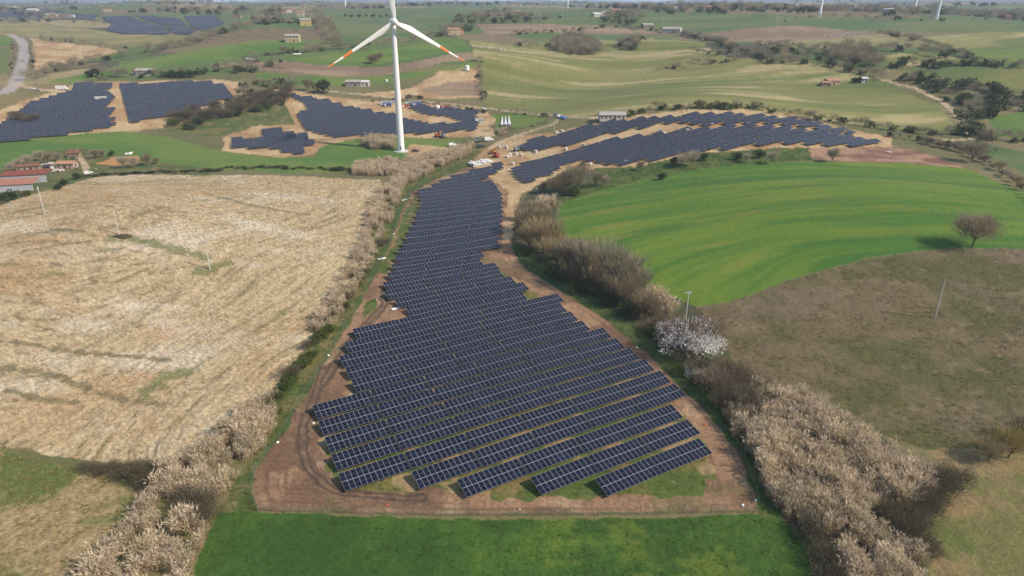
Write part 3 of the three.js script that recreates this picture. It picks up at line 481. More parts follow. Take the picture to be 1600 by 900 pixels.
const KIND = {
  greyTree: [1, 2, 3].map(s => bareTree(s, { n: 2600, tone: G_(GREY) })),
  brownTree: [4, 5, 6].map(s => bareTree(s, { n: 2600, tone: G_(C(138, 124, 100)), spread: 0.56 })),
  paleTree: [7, 8].map(s => bareTree(s, { n: 2400, tone: G_(C(176, 164, 146)), bark: paleBark })),
  buffTree: [9, 10].map(s => bareTree(s, { n: 2800, tone: G_(C(160, 146, 112)), spread: 0.6, low: 0.12 })),
  bramble: [11, 12, 13].map(s => bareTree(s, { n: 2400, tone: G_(C(108, 101, 82)), spread: 0.85, low: 0.05, w: 0.006 })),
  pinkBramble: [14].map(s => bareTree(s, { n: 2200, tone: G_(C(142, 124, 108)), spread: 0.8, low: 0.08, w: 0.006 })),
  lone: [15].map(s => bareTree(s, { n: 7000, tone: G_(C(158, 146, 122)), spread: 0.7, low: 0.2, w: 0.0045, len: 0.11 })),
  blossom: [16, 17].map(s => { const t = bareTree(s, { n: 1500, tone: G_(C(120, 104, 90)), spread: 0.8, low: 0.1 }); const b = bush(s + 40, { n: 3400, tone: G_(C(226, 224, 222), 0.3), wide: 0.85, w: 0.014, len: 0.05, clumps: 60 }); const f = b.children[1]; f.name = 'blossom'; t.add(f); return t; }),
  green: [21, 22, 23].map(s => bush(s, { n: 1500, tone: G_(C(90, 102, 52)) })),
  dark: [24, 25].map(s => bush(s, { n: 1700, tone: G_(DARK), wide: 0.6 })),
  oliveTree: [26, 27].map(s => bush(s, { n: 1400, tone: G_(OLIVE), wide: 0.6 })),
  yellow: [28].map(s => bareTree(s, { n: 2600, tone: G_(C(150, 134, 82)), spread: 0.7, low: 0.1 })),
  farBare: [31, 32, 33].map(s => bareTree(s, { n: 420, tone: G_(GREY), spread: 0.6, low: 0.15, w: 0.009, len: 0.2 })),
  farDark: [34, 35].map(s => bush(s, { n: 300, tone: G_(DARK), w: 0.05, len: 0.16, clumps: 9 })),
  farOlive: [36].map(s => bush(s, { n: 300, tone: G_(OLIVE), w: 0.05, len: 0.16, clumps: 9 })),
};
const pr = rng(4242);
function plant(kind, px, py, hgt, name, label, group, wide = 1) {
  const l = KIND[kind], o = l[Math.floor(pr() * l.length)].clone(), g = ground(px, py);
  o.position.copy(g); o.rotation.y = pr() * 6.28; const s = hgt * (0.92 + 0.16 * pr()); o.scale.set(s * wide, s, s * wide);
  add(o, name); tag(o, label, name.includes('shrub') || name.includes('bush') || name.includes('bramble') ? 'shrub' : 'tree', group); return o;
}
// right hedge, from the site entrance down to the reed bed
const H1 = 'bare trees of the hedge by the site entrance', H2 = 'bare trees of the hedge along the right fence';
for (const [k, x, y, h, t] of [['greyTree', 905, 300, 13, 'tall bare grey tree highest in the clump by the hill array'], ['greyTree', 930, 292, 9, 'bare grey tree right of the tallest in the entrance clump'], ['brownTree', 885, 302, 10, 'bare brown tree left of the tallest in the entrance clump'], ['brownTree', 868, 304, 8, 'small bare brown tree at the left end of the entrance clump'], ['paleTree', 945, 290, 6, 'low pale bare tree at the right end of the entrance clump'], ['green', 893, 306, 7, 'ivy green bushy tree inside the entrance clump']]) plant(k, x, y, h, 'hedge_tree', t, H1);
let hedgeNo = 0;
for (const [k, x, y, h, w = 1] of [['brownTree', 848, 302, 5], ['greyTree', 818, 345, 7], ['green', 815, 352, 4], ['green', 825, 400, 4], ['green', 862, 432, 4.5], ['green', 905, 458, 4.5], ['dark', 950, 478, 4.5], ['green', 1020, 525, 4], ['brownTree', 848, 358, 7], ['buffTree', 850, 396, 11], ['greyTree', 890, 425, 9], ['brownTree', 910, 432, 8], ['greyTree', 938, 448, 13, 1.1], ['greyTree', 955, 465, 9], ['greyTree', 990, 470, 9], ['brownTree', 836, 345, 7], ['greyTree', 824, 362, 8], ['brownTree', 832, 372, 10, 1.1], ['buffTree', 828, 388, 7], ['buffTree', 858, 398, 9], ['buffTree', 868, 418, 9], ['greyTree', 880, 408, 7], ['greyTree', 900, 424, 11, 1.1], ['greyTree', 920, 440, 10, 1.1], ['brownTree', 900, 445, 7], ['brownTree', 942, 458, 9], ['greyTree', 968, 456, 12, 1.15], ['greyTree', 980, 448, 9], ['brownTree', 975, 480, 8], ['bramble', 1000, 495, 5], ['brownTree', 1010, 500, 7], ['bramble', 1030, 520, 5], ['green', 985, 490, 4.5], ['bramble', 1045, 545, 5], ['bramble', 930, 462, 4], ['bramble', 880, 440, 4]]) plant(k, x, y, h * 1.2, 'hedge_tree', ordinal(++hedgeNo) + { brownTree: ' plant from the entrance in the right fence hedge, a bare brown tree', greyTree: ' plant from the entrance in the right fence hedge, a bare grey tree', buffTree: ' plant from the entrance in the right fence hedge, a buff bushy tree', bramble: ' plant from the entrance in the right fence hedge, a dark bramble', green: ' plant from the entrance in the right fence hedge, a green shrub', dark: ' plant from the entrance in the right fence hedge, a dark evergreen' }[k], H2, w);
plant('blossom', 1074, 556, 13, 'blossom_tree', 'white blossoming tree in the right hedge below the pole', null, 0.85);
plant('blossom', 1050, 534, 8, 'blossom_tree', 'smaller white blossoming tree left of the biggest one', 'white blossom trees', 0.9);
plant('blossom', 1086, 588, 4.5, 'blossom_tree', 'small low white blossom bush below the big blossoming tree', 'white blossom trees');
plant('blossom', 1100, 545, 8, 'blossom_tree', 'white blossoming tree on the field side of the biggest one', 'white blossom trees');
for (const [k, x, y, h, w = 1] of [['bramble', 1065, 570, 5], ['bramble', 1090, 585, 5], ['pinkBramble', 1118, 615, 7], ['bramble', 1105, 610, 5], ['bramble', 1145, 635, 6], ['bramble', 1150, 605, 6.5], ['brownTree', 1130, 590, 6], ['bramble', 1165, 640, 6.5], ['bramble', 1130, 640, 4.5], ['pinkBramble', 1160, 612, 5], ['green', 1060, 585, 3.5], ['dark', 1085, 600, 3.2], ['bramble', 1180, 610, 4], ['bramble', 1150, 665, 4.5], ['bramble', 1170, 690, 4]]) plant(k, x, y, h, 'bramble_shrub', { bramble: 'dark bare bramble between the blossom trees and the reed bed', pinkBramble: 'pinkish bare bramble between the blossom trees and the reed bed', brownTree: 'bare brown shrub between the blossom trees and the reed bed', green: 'green shrub beneath the blossom trees', dark: 'dark evergreen shrub beneath the blossom trees' }[k], 'brambles above the big reed bed', w);
let brNo = 0;
for (const [k, x, y, h, w = 1] of [['bramble', 1470, 775, 5, 1.1], ['bramble', 1490, 758, 4.5], ['bramble', 1455, 790, 4.5], ['bramble', 1440, 805, 4.5], ['bramble', 1385, 815, 4], ['bramble', 1400, 835, 4], ['bramble', 1420, 825, 4.5], ['bramble', 1430, 850, 4.5], ['bramble', 1445, 875, 4], ['dark', 1375, 812, 3], ['bramble', 1460, 760, 4]]) plant(k, x, y, h, 'bramble_shrub', k === 'dark' ? 'dark green shrub in the gap of the big reed bed' : 'dark bare bramble, ' + ordinal(++brNo) + ' of those beside the lower right grass field', 'brambles by the lower right field', w);
for (const [x, y] of [[1275, 850], [1285, 880], [1268, 830], [1295, 910]]) plant('bramble', x, y, 4, 'bramble_shrub', 'dark bare bramble at the edge of the bottom wheat field', 'brambles by the bottom wheat field');
plant('yellow', 1575, 715, 7, 'willow_shrub', 'yellow twigged bare shrub at the right edge');
plant('buffTree', 1545, 722, 5, 'willow_shrub', 'buff bare shrub left of the yellow one at the right edge');
plant('bramble', 1600, 690, 6, 'bramble_shrub', 'dark bramble behind the yellow twigged shrub');
plant('lone', 1518, 386, 12, 'lone_tree', 'lone spreading bare tree at the edge of the green hill field');
// shrubs on the slope between the hill array and the wheat hill
for (const [k, x, y, h, t] of [['dark', 1055, 258, 5, 'dark round bush below the hill array, left of three'], ['dark', 1152, 250, 6, 'dark round bush alone on the slope below the hill array'], ['dark', 1186, 247, 6, 'dark round bush beside a pale tree below the hill array'], ['dark', 1034, 281, 5, 'dark bush at the top edge of the wheat hill'], ['dark', 1098, 252, 5, 'dark bush right of the pale trees below the hill array'], ['paleTree', 1080, 260, 8, 'pale bare tree below the middle of the hill array'], ['paleTree', 1066, 262, 7, 'second pale bare tree below the middle of the hill array'], ['paleTree', 1205, 256, 7, 'pale bare tree left of the reddish bare earth'], ['greyTree', 1300, 254, 8, 'bare grey tree standing on the reddish bare earth'], ['paleTree', 1165, 254, 5, 'small pale bare tree between two dark bushes'], ['brownTree', 1000, 266, 5, 'small brown bare tree behind the left part of the slope'], ['dark', 910, 262, 4, 'dark bush at the foot of the hill array']]) plant(k, x, y, h, 'slope_shrub', t, 'shrubs on the slope below the hill array');
// hedge at the right, beyond the wheat hill
{ const q = rng(77); for (let i = 0; i < 24; i++) { const t = i / 23, x = 1445 + 170 * t, y = 226 + 84 * t * t + 8 * t; plant(['bramble', 'paleTree', 'pinkBramble', 'buffTree'][i % 4], x + q() * 6, y + q() * 3, 3 + 2.5 * q(), 'hedge_tree', ordinal(i + 1) + ' bare tree from the left in the hedge behind the wheat hill', 'bare hedge beyond the wheat hill'); } }
plant('greyTree', 1520, 254, 12, 'hedge_tree', 'large bare grey tree rising above the hedge behind the wheat hill', null, 1.1);
for (let i = 0; i < 12; i++) plant(i % 3 ? 'farBare' : 'dark', 1390 + i * 15, 214 + i * 2.2, 4, 'hedge_tree', ordinal(i + 1) + ' low shrub rightward from the hill array in its hedge', 'hedge right of the hill array');
// around the stubble field and the farmyard
for (const [k, x, y, h, w = 1] of [['bramble', 310, 800, 4.6, 1.2], ['bramble', 290, 790, 4], ['bramble', 322, 815, 4], ['green', 285, 835, 2.8], ['bramble', 232, 765, 2.6, 1.2], ['bramble', 222, 752, 2.2, 1.3]]) plant(k, x, y, h, 'bramble_shrub', k === 'green' ? 'green shrub inside the lower left reeds' : 'dark bare bramble amid the lower left reeds', 'brambles amid the lower left reeds', w);
for (let i = 0; i < 9; i++) plant('bramble', 132 + i * 13.5, 734 + i * 1.6 + (i % 3) * 2, 1.6 + 0.25 * i, 'bramble_shrub', ordinal(i + 1) + ' low dark bramble from the left below the stubble field', 'brambles below the stubble field', 1.3);
{ const q = rng(31); for (let i = 0; i < 26; i++) { const t = i / 25, x = lerp(432, 590, t) + (q() - 0.5) * 14, y = lerp(640, 385, t) + (q() - 0.5) * 10; plant(i % 4 === 1 ? 'bramble' : 'green', x - 6 + 10 * t, y, 2 + 1.8 * q(), 'fence_shrub', ordinal(i + 1) + (i % 4 === 1 ? ' shrub, a bare bramble, counting up the left fence from the front' : ' shrub, green and leafy, counting up the left fence from the front'), 'shrubs along the left fence', 1.1); } }
{ const q = rng(32); for (let i = 0; i < 56; i++) { const t = i / 55, x = 130 + 440 * t + (q() - 0.5) * 6, y = 276 - 9 * Math.sin(t * 2.6) + (t > 0.5 ? 0 : 4); plant(i % 3 ? 'dark' : 'bramble', x, y - 4 + (q() - 0.5) * 3, 1.2 + 1.6 * q() * q(), 'hedge_shrub', ordinal(i + 1) + ' low dark shrub from the left behind the stubble field', 'low hedge behind the stubble field', 2.2); } }
for (const [k, x, y, h] of [['paleTree', 45, 258, 6], ['paleTree', 62, 252, 6], ['brownTree', 75, 256, 6], ['paleTree', 30, 262, 5], ['greyTree', 90, 252, 5], ['paleTree', 18, 268, 5], ['greyTree', 150, 248, 6], ['greyTree', 160, 246, 5], ['paleTree', 195, 263, 7], ['paleTree', 210, 262, 6], ['brownTree', 230, 259, 6], ['dark', 120, 280, 4], ['dark', 100, 290, 4], ['dark', 20, 312, 5], ['dark', 5, 318, 5], ['dark', 92, 297, 4], ['green', 40, 308, 4], ['brownTree', 245, 256, 4], ['greyTree', 115, 252, 4], ['dark', 175, 243, 3.5]]) plant(k, x, y, h, 'farm_tree', { paleTree: 'pale bare tree around the farmyard', greyTree: 'grey bare tree around the farmyard', brownTree: 'brown bare tree around the farmyard', dark: 'dark evergreen shrub around the farmyard', green: 'green shrub around the farmyard' }[k], 'trees around the farmyard');
// scrub between the left arrays and trees near the barns
{ const q = rng(33), spots = Array.from({ length: 72 }, () => { const x = 268 + 185 * q(); return [x, 199 - (x - 268) * 0.27 + (q() - 0.5) * 26, 4 + 3.5 * q()]; }).sort((a, b) => a[0] - b[0]); spots.forEach(([x, y, h], i) => plant(i % 4 ? 'bramble' : i % 8 ? 'dark' : 'green', x, y, h, 'scrub_shrub', ordinal(i + 1) + (i % 4 ? ' scrub bush from the left between the left arrays, bare and brown' : ' scrub bush from the left between the left arrays, green'), 'scrub between the left arrays', 1.1)); }
plant('dark', 505, 146, 12, 'evergreen_tree', 'dark round evergreen tree left of the grey barn'); plant('brownTree', 483, 142, 10, 'farm_tree', 'bare brown tree left of the dark evergreen');
plant('dark', 318, 190, 7, 'evergreen_tree', 'dark evergreen bush at the corner of the left array'); plant('dark', 640, 154, 4, 'hedge_shrub', 'dark clipped hedge clump beside the lane behind the tower', 'clipped hedge beside the lane', 1.6); plant('dark', 655, 155, 4, 'hedge_shrub', 'dark clipped hedge clump beside the lane behind the tower', 'clipped hedge beside the lane', 1.6);
for (const [x, y, h] of [[284, 122, 9], [298, 121, 8], [270, 121, 7]]) plant('dark', x, y, h, 'evergreen_tree', 'dark evergreen tree behind the second left array', 'evergreens behind the second left array');
for (const [x, y, h] of [[585, 100, 9], [592, 96, 8], [580, 99, 7]]) plant('brownTree', x, y, h, 'thicket_tree', 'bare tree in the small thicket left of the tower', 'thicket left of the tower');
for (let i = 0; i < 9; i++) plant('farDark', 540 + i * 7.5 + (i % 3) * 2, 26 + (i % 2), 6, 'roadside_tree', ordinal(i + 1) + ' dark round tree from the left on the green slope', 'tree line on the green slope');
for (const [x, y] of [[28, 190], [36, 188], [44, 192], [54, 189], [22, 184]]) plant('bramble', x, y, 5, 'scrub_shrub', 'bare scrub clump at the left edge of the left array', 'scrub left of the arrays', 1.2);

// ------------------------------------------------------------------ woods and hedgerows too far to tell apart
const woodSpots = [];
function wood(pts, step, h, mix = 0.2) { const p = outline(pts), q = rng(woodSpots.length + 5), b = p.box; for (let x = b[0]; x < b[1]; x += step) for (let z = b[2]; z < b[3]; z += step) { const X = x + (q() - 0.5) * step * 1.4, Z = z + (q() - 0.5) * step * 1.4; if (inside(p, X, Z)) woodSpots.push([X, Z, h * (0.6 + 0.7 * q()), q() < mix ? (q() < 0.3 ? 1 : 2) : 0]); } }
function hedge(pts, step, h, mix = 0.25, wide = 4) { const p = outline(pts), q = rng(woodSpots.length + 9); for (let i = 1; i < p.length; i++) { const [ax, az] = p[i - 1], [bx, bz] = p[i], L = Math.hypot(bx - ax, bz - az); for (let d = 0; d < L; d += step) { const t = d / L; if (q() < 0.9) woodSpots.push([lerp(ax, bx, t) + (q() - 0.5) * wide, lerp(az, bz, t) + (q() - 0.5) * wide, h * (0.5 + 0.8 * q()), q() < mix * 0.7 ? (q() < 0.4 ? 1 : 2) : 0]); } } }
wood([[858, 72], [880, 63], [905, 62], [935, 72], [942, 85], [900, 87], [870, 82]], 4.2, 7, 0.05);
wood([[964, 72], [985, 64], [1002, 70], [990, 79], [975, 78]], 4, 6, 0.2); hedge([[985, 64], [1000, 60], [1015, 62]], 4, 5);
hedge([[1032, 108], [1050, 105], [1075, 109]], 2.5, 4, 0.4, 8); hedge([[1082, 82], [1125, 85], [1150, 82]], 3, 4); hedge([[1080, 97], [1120, 100], [1160, 92]], 3, 4);
wood([[1290, 84], [1320, 78], [1360, 84], [1392, 104], [1380, 110], [1330, 104], [1300, 100]], 5.5, 8, 0.1);
wood([[1170, 76], [1230, 72], [1290, 84], [1300, 100], [1240, 98], [1190, 92]], 8, 6, 0.15);
wood([[1400, 120], [1440, 116], [1500, 130], [1600, 146], [1660, 160], [1660, 172], [1560, 176], [1540, 190], [1520, 210], [1496, 180], [1470, 152], [1420, 132]], 8.5, 6.5, 0.75);
hedge([[1062, 54], [1100, 62], [1140, 78], [1200, 98], [1290, 102], [1380, 124]], 4, 6, 0.4, 6); hedge([[1370, 55], [1430, 64], [1480, 78], [1520, 98], [1600, 104]], 4, 5, 0.3);
hedge([[1395, 106], [1450, 104], [1530, 102], [1600, 108]], 4.5, 7, 0.5); hedge([[1365, 82], [1420, 80], [1480, 90]], 4, 7, 0.1);
hedge([[1020, 172], [1100, 170], [1180, 171], [1260, 186], [1340, 196], [1430, 208], [1500, 212]], 2.6, 4.5, 0.45, 5); hedge([[960, 185], [990, 180], [1020, 174]], 3, 4, 0.2);
hedge([[1505, 196], [1520, 214], [1545, 210]], 3, 6, 0.3, 8); hedge([[1520, 222], [1560, 218], [1640, 226]], 3, 6, 0.5, 6);
hedge([[40, 128], [120, 102], [180, 92], [240, 80], [300, 70], [345, 52], [400, 40]], 4, 7, 0.15, 12); hedge([[60, 60], [110, 66], [180, 76], [200, 76]], 4, 4, 0.2, 5);
hedge([[12, 78], [22, 68], [19, 100], [10, 128]], 4, 2.6, 0.2, 4); hedge([[47, 64], [53, 90], [47, 112], [46, 122]], 4, 2.6, 0.2, 4);
hedge([[130, 122], [190, 120], [260, 120], [340, 112], [400, 112]], 3.5, 6, 0.3, 12); wood([[310, 108], [400, 94], [450, 96], [452, 110], [400, 108]], 9, 5, 0.2);
wood([[395, 130], [455, 126], [470, 138], [432, 142]], 7, 5, 0.3); hedge([[380, 140], [390, 150], [425, 150]], 4, 6, 0.5, 8);
wood([[395, 30], [420, 16], [437, 14], [435, 38], [415, 40]], 10, 7, 0.5); wood([[489, 16], [500, 24], [522, 45], [532, 72], [514, 78], [502, 52], [488, 42]], 8, 7, 0.15); wood([[440, 28], [470, 30], [470, 38], [445, 40]], 14, 4, 0.8); hedge([[395, 88], [450, 84], [500, 80], [540, 76], [640, 66], [700, 56]], 5, 6, 0.3, 8);
hedge([[690, 54], [715, 47], [740, 50]], 6, 8, 0.5, 10); wood([[700, 40], [745, 22], [790, 18], [850, 30], [880, 28], [845, 36], [760, 38]], 18, 8, 0.4);
hedge([[800, 56], [850, 52], [950, 42], [1000, 44], [1060, 52]], 7, 5, 0.3); wood([[935, 30], [990, 22], [1010, 32], [980, 40], [945, 38]], 14, 9, 0.4);
hedge([[810, 72], [850, 73], [870, 70]], 4, 4, 0.3); hedge([[752, 96], [750, 130], [756, 158]], 4, 4, 0.2, 3); hedge([[560, 158], [650, 158], [760, 176], [800, 176], [868, 184]], 3, 3, 0.3, 4);
hedge([[768, 204], [800, 206], [868, 190]], 3, 3.5, 0.2, 3); hedge([[0, 33], [60, 34], [160, 38]], 8, 8, 0.4, 14); hedge([[-20, 20], [80, 28], [110, 30]], 10, 9, 0.3, 20); wood([[200, 20], [260, 12], [380, 14], [400, 24], [300, 24]], 26, 9, 0.5);
hedge([[1210, 34], [1300, 30], [1420, 32], [1600, 36]], 14, 6, 0.4, 10); wood([[1000, 18], [1100, 12], [1300, 14], [1480, 20], [1640, 22], [1640, 34], [1400, 28], [1200, 20], [1060, 24]], 24, 9, 0.3);
for (const [a, b, s] of [[-1800, -900, 34], [-900, 0, 34], [0, 900, 34], [900, 2400, 34]]) { const q = rng(a + 9000); for (let i = 0; i < 2600; i++) { const z = -(1700 + 5200 * q() * q()), x = lerp(a, b, q()) * (-z / 1700); const n = fbm(x / 420 + 8, z / 300); if (n > 0.2) woodSpots.push([x, z, 7 + 7 * q(), q() < 0.35 ? 1 : 0]); } }
['far_woodland', 'far_evergreens', 'far_olive_trees'].forEach((nm, kind) => {
  const spots = woodSpots.filter(s => s[3] === kind), src = KIND[['farBare', 'farDark', 'farOlive'][kind]][0], im = new THREE.InstancedMesh(src.children[1].geometry, plantMat, spots.length), d = new THREE.Object3D(), q = rng(kind + 3);
  spots.forEach(([x, z, h], i) => { d.position.set(x, height(x, z) - 0.1, z); d.rotation.set(0, q() * 6.28, 0); const s = h * (0.9 + 0.3 * q()); d.scale.set(s * 1.1, s, s * 1.1); d.updateMatrix(); im.setMatrixAt(i, d.matrix); const v = 0.75 + 0.5 * q(); im.setColorAt(i, new THREE.Color().setRGB(v, v * (0.95 + 0.1 * q()), v)); });
  add(im, nm); tag(im, ['bare grey brown woods and hedgerows on the far hills', 'dark evergreen trees and hedges scattered on the far hills', 'grey green olive wood beside the lane on the right'][kind], 'woodland', null, 'stuff'); console.log(nm, spots.length);
});

// ------------------------------------------------------------------ reeds: dry canes with drooping leaves and plumes
function reedClump(seed, h) {
  const S = 11, K = 10;
  return blades(S * K, (q, i) => {
    const s = Math.floor(i / K), k = i % K, a = h2(s, seed) * 6.283, rad = 0.6 * Math.sqrt(h2(s + 50, seed)), lx = (h2(s + 9, seed) - 0.4) * 0.9, lz = (h2(s + 19, seed) - 0.5) * 0.9, H = h * (0.55 + 0.5 * h2(s + 77, seed)), x = Math.cos(a) * rad, z = Math.sin(a) * rad, top = [x + lx, H * 0.93, z + lz];
    if (k === 0) return [[x, 0, z], [lx, H, lz], H, 0.026];
    if (k < 6) return [[top[0], top[1] - 0.25 * q(), top[2]], [lx * 1.3 + (q() - 0.5) * 0.7, 1 - 0.5 * q(), lz * 1.3 + (q() - 0.5) * 0.7], 0.4 + 0.45 * q(), 0.042];
    const t = 0.25 + 0.65 * q(), u = q() * 6.283; return [[x + lx * t, H * t, z + lz * t], [Math.cos(u), 0.7 - 1.2 * q(), Math.sin(u)], 0.45 + 0.5 * q(), 0.034];
  }, (q, b, i) => { const k = i % K, c = k === 0 ? C(166, 148, 122) : k < 6 ? C(216, 203, 180) : C(198, 182, 152); return scl(c, 1.4 * (0.6 + 0.8 * q())); }, seed);
}
const reedGeos = [reedClump(3, 4), reedClump(8, 4), reedClump(14, 4)];
const beds = [
  ['tall dry reed bed at the lower left beside the wheat field', 2.0, 3.7, [[100, 960], [150, 885], [205, 815], [240, 772], [252, 742], [300, 710], [345, 678], [400, 640], [424, 616], [426, 660], [418, 685], [380, 735], [335, 785], [300, 780], [280, 800], [320, 830], [300, 880], [280, 960]]],
  ['dry reed belt along the right edge of the stubble field', 1.9, 3.3, [[480, 520], [520, 466], [545, 420], [565, 375], [580, 330], [592, 300], [612, 290], [630, 292], [614, 340], [588, 386], [580, 420], [556, 452], [540, 482], [530, 505], [500, 520]]],
  ['small reed clump beyond the stubble field', 1.8, 3.6, [[551, 264], [565, 256], [620, 254], [618, 274], [580, 276], [551, 275]]],
  ['reed clump just left of the turbine base', 1.8, 3.6, [[561, 224], [580, 216], [617, 216], [616, 233], [580, 234]]],
  ['long reed belt right of the turbine base', 2.0, 3.8, [[618, 276], [626, 258], [680, 244], [725, 232], [742, 228], [730, 244], [690, 262], [650, 282], [612, 300]]],
  ['big tan reed bed beside the lower right of the plot', 2.1, 4.2, [[1140, 648], [1165, 612], [1190, 604], [1250, 618], [1320, 664], [1400, 708], [1442, 738], [1446, 776], [1400, 796], [1362, 800], [1330, 806], [1300, 838], [1262, 832], [1240, 812], [1216, 800], [1196, 768], [1170, 714], [1150, 684]]],
  ['lower tan reed bed at the bottom right', 2.1, 4.0, [[1330, 822], [1352, 816], [1400, 850], [1440, 885], [1470, 940], [1330, 960], [1308, 905], [1312, 850]]],
  ['short reed clump in the right hedge above the blossom tree', 2.2, 4.5, [[985, 466], [1010, 464], [1052, 484], [1050, 498], [1010, 492]]],
  ['pale reed clump at the tip of the wheat hill', 2.2, 4, [[826, 330], [850, 318], [868, 316], [862, 328], [838, 338]]],
  ['thin reeds beside the stored turbine blades', 1.5, 3, [[775, 206], [785, 202], [798, 204], [792, 212], [780, 213]]],
];
for (const [label, dens, h, pts] of beds) {
  const p = outline(pts), b = p.box, q = rng(label.length * 31), sp = [], step = 1 / Math.sqrt(dens) * 0.82;
  for (let x = b[0]; x < b[1]; x += step) for (let z = b[2]; z < b[3]; z += step) { const X = x + (q() - 0.5) * step * 1.5, Z = z + (q() - 0.5) * step * 1.5; if (inside(p, X + 1.2 * noise(X / 2, Z / 2), Z + 1.2 * noise(X / 2 + 8, Z / 2)) && noise(X / 3.2, Z / 3.2) > (label.includes('right of the plot') ? -0.5 : -0.25)) sp.push([X, Z]); }
  const d = new THREE.Object3D(), bed = new THREE.Group();
  reedGeos.forEach((geo, v) => {
    const mine = sp.filter((_, i) => i % 3 === v), im = new THREE.InstancedMesh(geo, plantMat, mine.length);
    mine.forEach(([x, z], i) => { const n = noise(x / 5, z / 5), fell = q() < 0.07 ? 0.7 : 0; d.position.set(x, height(x, z) - 0.15, z); d.rotation.set((q() - 0.5) * (0.4 + fell) + 0.2 * n, q() * 6.28, (q() - 0.5) * (0.4 + fell)); const s = h / 4 * (0.6 + 0.5 * q() + 0.25 * n); const tall = 0.7 + 0.6 * q(); d.scale.set(s * 1.2, s * tall, s * 1.2); d.updateMatrix(); im.setMatrixAt(i, d.matrix); const v = 0.72 + 0.5 * q() + 0.12 * n; im.setColorAt(i, new THREE.Color().setRGB(v, v * (0.95 + 0.06 * q()), v * (0.86 + 0.18 * q()))); });
    im.name = 'reed_stand'; im.userData.kind = 'stuff'; bed.add(im);
  });
  add(bed, 'reed_bed'); tag(bed, label, 'reeds', null, 'stuff');
}
// tufts of straw and weeds over the rough fields
function tuft(seed, n, h, tone) { return blades(n, q => { const a = q() * 6.283, k = 0.22 * Math.sqrt(q()); return [[Math.cos(a) * k, -0.03, Math.sin(a) * k], [Math.cos(a) * 0.7, 1, Math.sin(a) * 0.7], h * (0.5 + 0.7 * q()), 0.035]; }, tone, seed); }
const tufts = [
  ['wheat_blades', 'young wheat growing over the field along the bottom edge', 'wheat_field', 60000, tuft(4, 8, 0.2, G_(C(70, 104, 28), 0.5)), (x, z) => z > -125],
  ['straw_stubble', 'clumped straw standing over the dry stubble field', 'stubble_field', 26000, tuft(5, 12, 0.34, G_(C(190, 168, 128))), (x, z) => streaks(x + 3 * noise(x / 14, z / 14), z, 1.18 - 1.0 * ss(-50, -190, x) + 0.3 * noise(x / 70, z / 70), 11, 1.5) > -0.15],
  ['weed_tufts', 'low weeds over the weedy lower left field', 'weedy_field', 7000, tuft(6, 12, 0.32, G_(C(150, 142, 92))), () => true],
  ['verge_grass', 'rough grass along the fences of the solar plot', 'grass_verge', 12000, tuft(7, 12, 0.5, G_(C(92, 108, 54))), () => true],
  ['plot_weeds', 'grass tufts between the front solar tables', 'plot_grass', 9000, tuft(8, 10, 0.25, G_(C(96, 112, 56))), (x, z) => fbm(x / 7 + 11, z / 7) < 0.2],
  ['fallow_weeds', 'dry weeds over the brown fallow field', 'fallow_field', 15000, tuft(9, 10, 0.3, G_(C(128, 116, 82))), (x, z) => fbm(x / 6 + 20, z / 6) > -0.1],
];
for (const [name, label, where, count, geo, ok] of tufts) {
  const list = regions.filter(g => g.name === where && !g.line), sp = [], q = rng(count), area = list.map(g => (g.poly.box[1] - g.poly.box[0]) * (g.poly.box[3] - g.poly.box[2])), total = area.reduce((a, b) => a + b, 0);
  list.forEach((g, gi) => { const n = count * 2 * area[gi] / total, b = g.poly.box; for (let i = 0; i < n; i++) { const x = lerp(b[0], b[1], q()), z = lerp(b[2], b[3], q()); if (Math.hypot(x, z) < 430 && inside(g.poly, x, z) && ok(x, z)) { let over = false; for (let k = regions.length - 1; regions[k] !== g; k--) if (regions[k].line ? toLine(regions[k].line, x, z) < regions[k].width / 2 : inside(regions[k].poly, x, z)) { over = true; break; } if (!over) sp.push([x, z]); } } });
  const im = new THREE.InstancedMesh(geo, plantMat, sp.length), d = new THREE.Object3D();
  sp.forEach(([x, z], i) => { d.position.set(x, height(x, z), z); d.rotation.set(0, q() * 6.28, 0); d.scale.setScalar(0.6 + 0.9 * q()); d.updateMatrix(); im.setMatrixAt(i, d.matrix); const v = 0.7 + 0.6 * q(); im.setColorAt(i, new THREE.Color().setRGB(v, v, v)); });
  add(im, name); tag(im, label, 'grass', null, 'stuff'); console.log(name, sp.length);
}

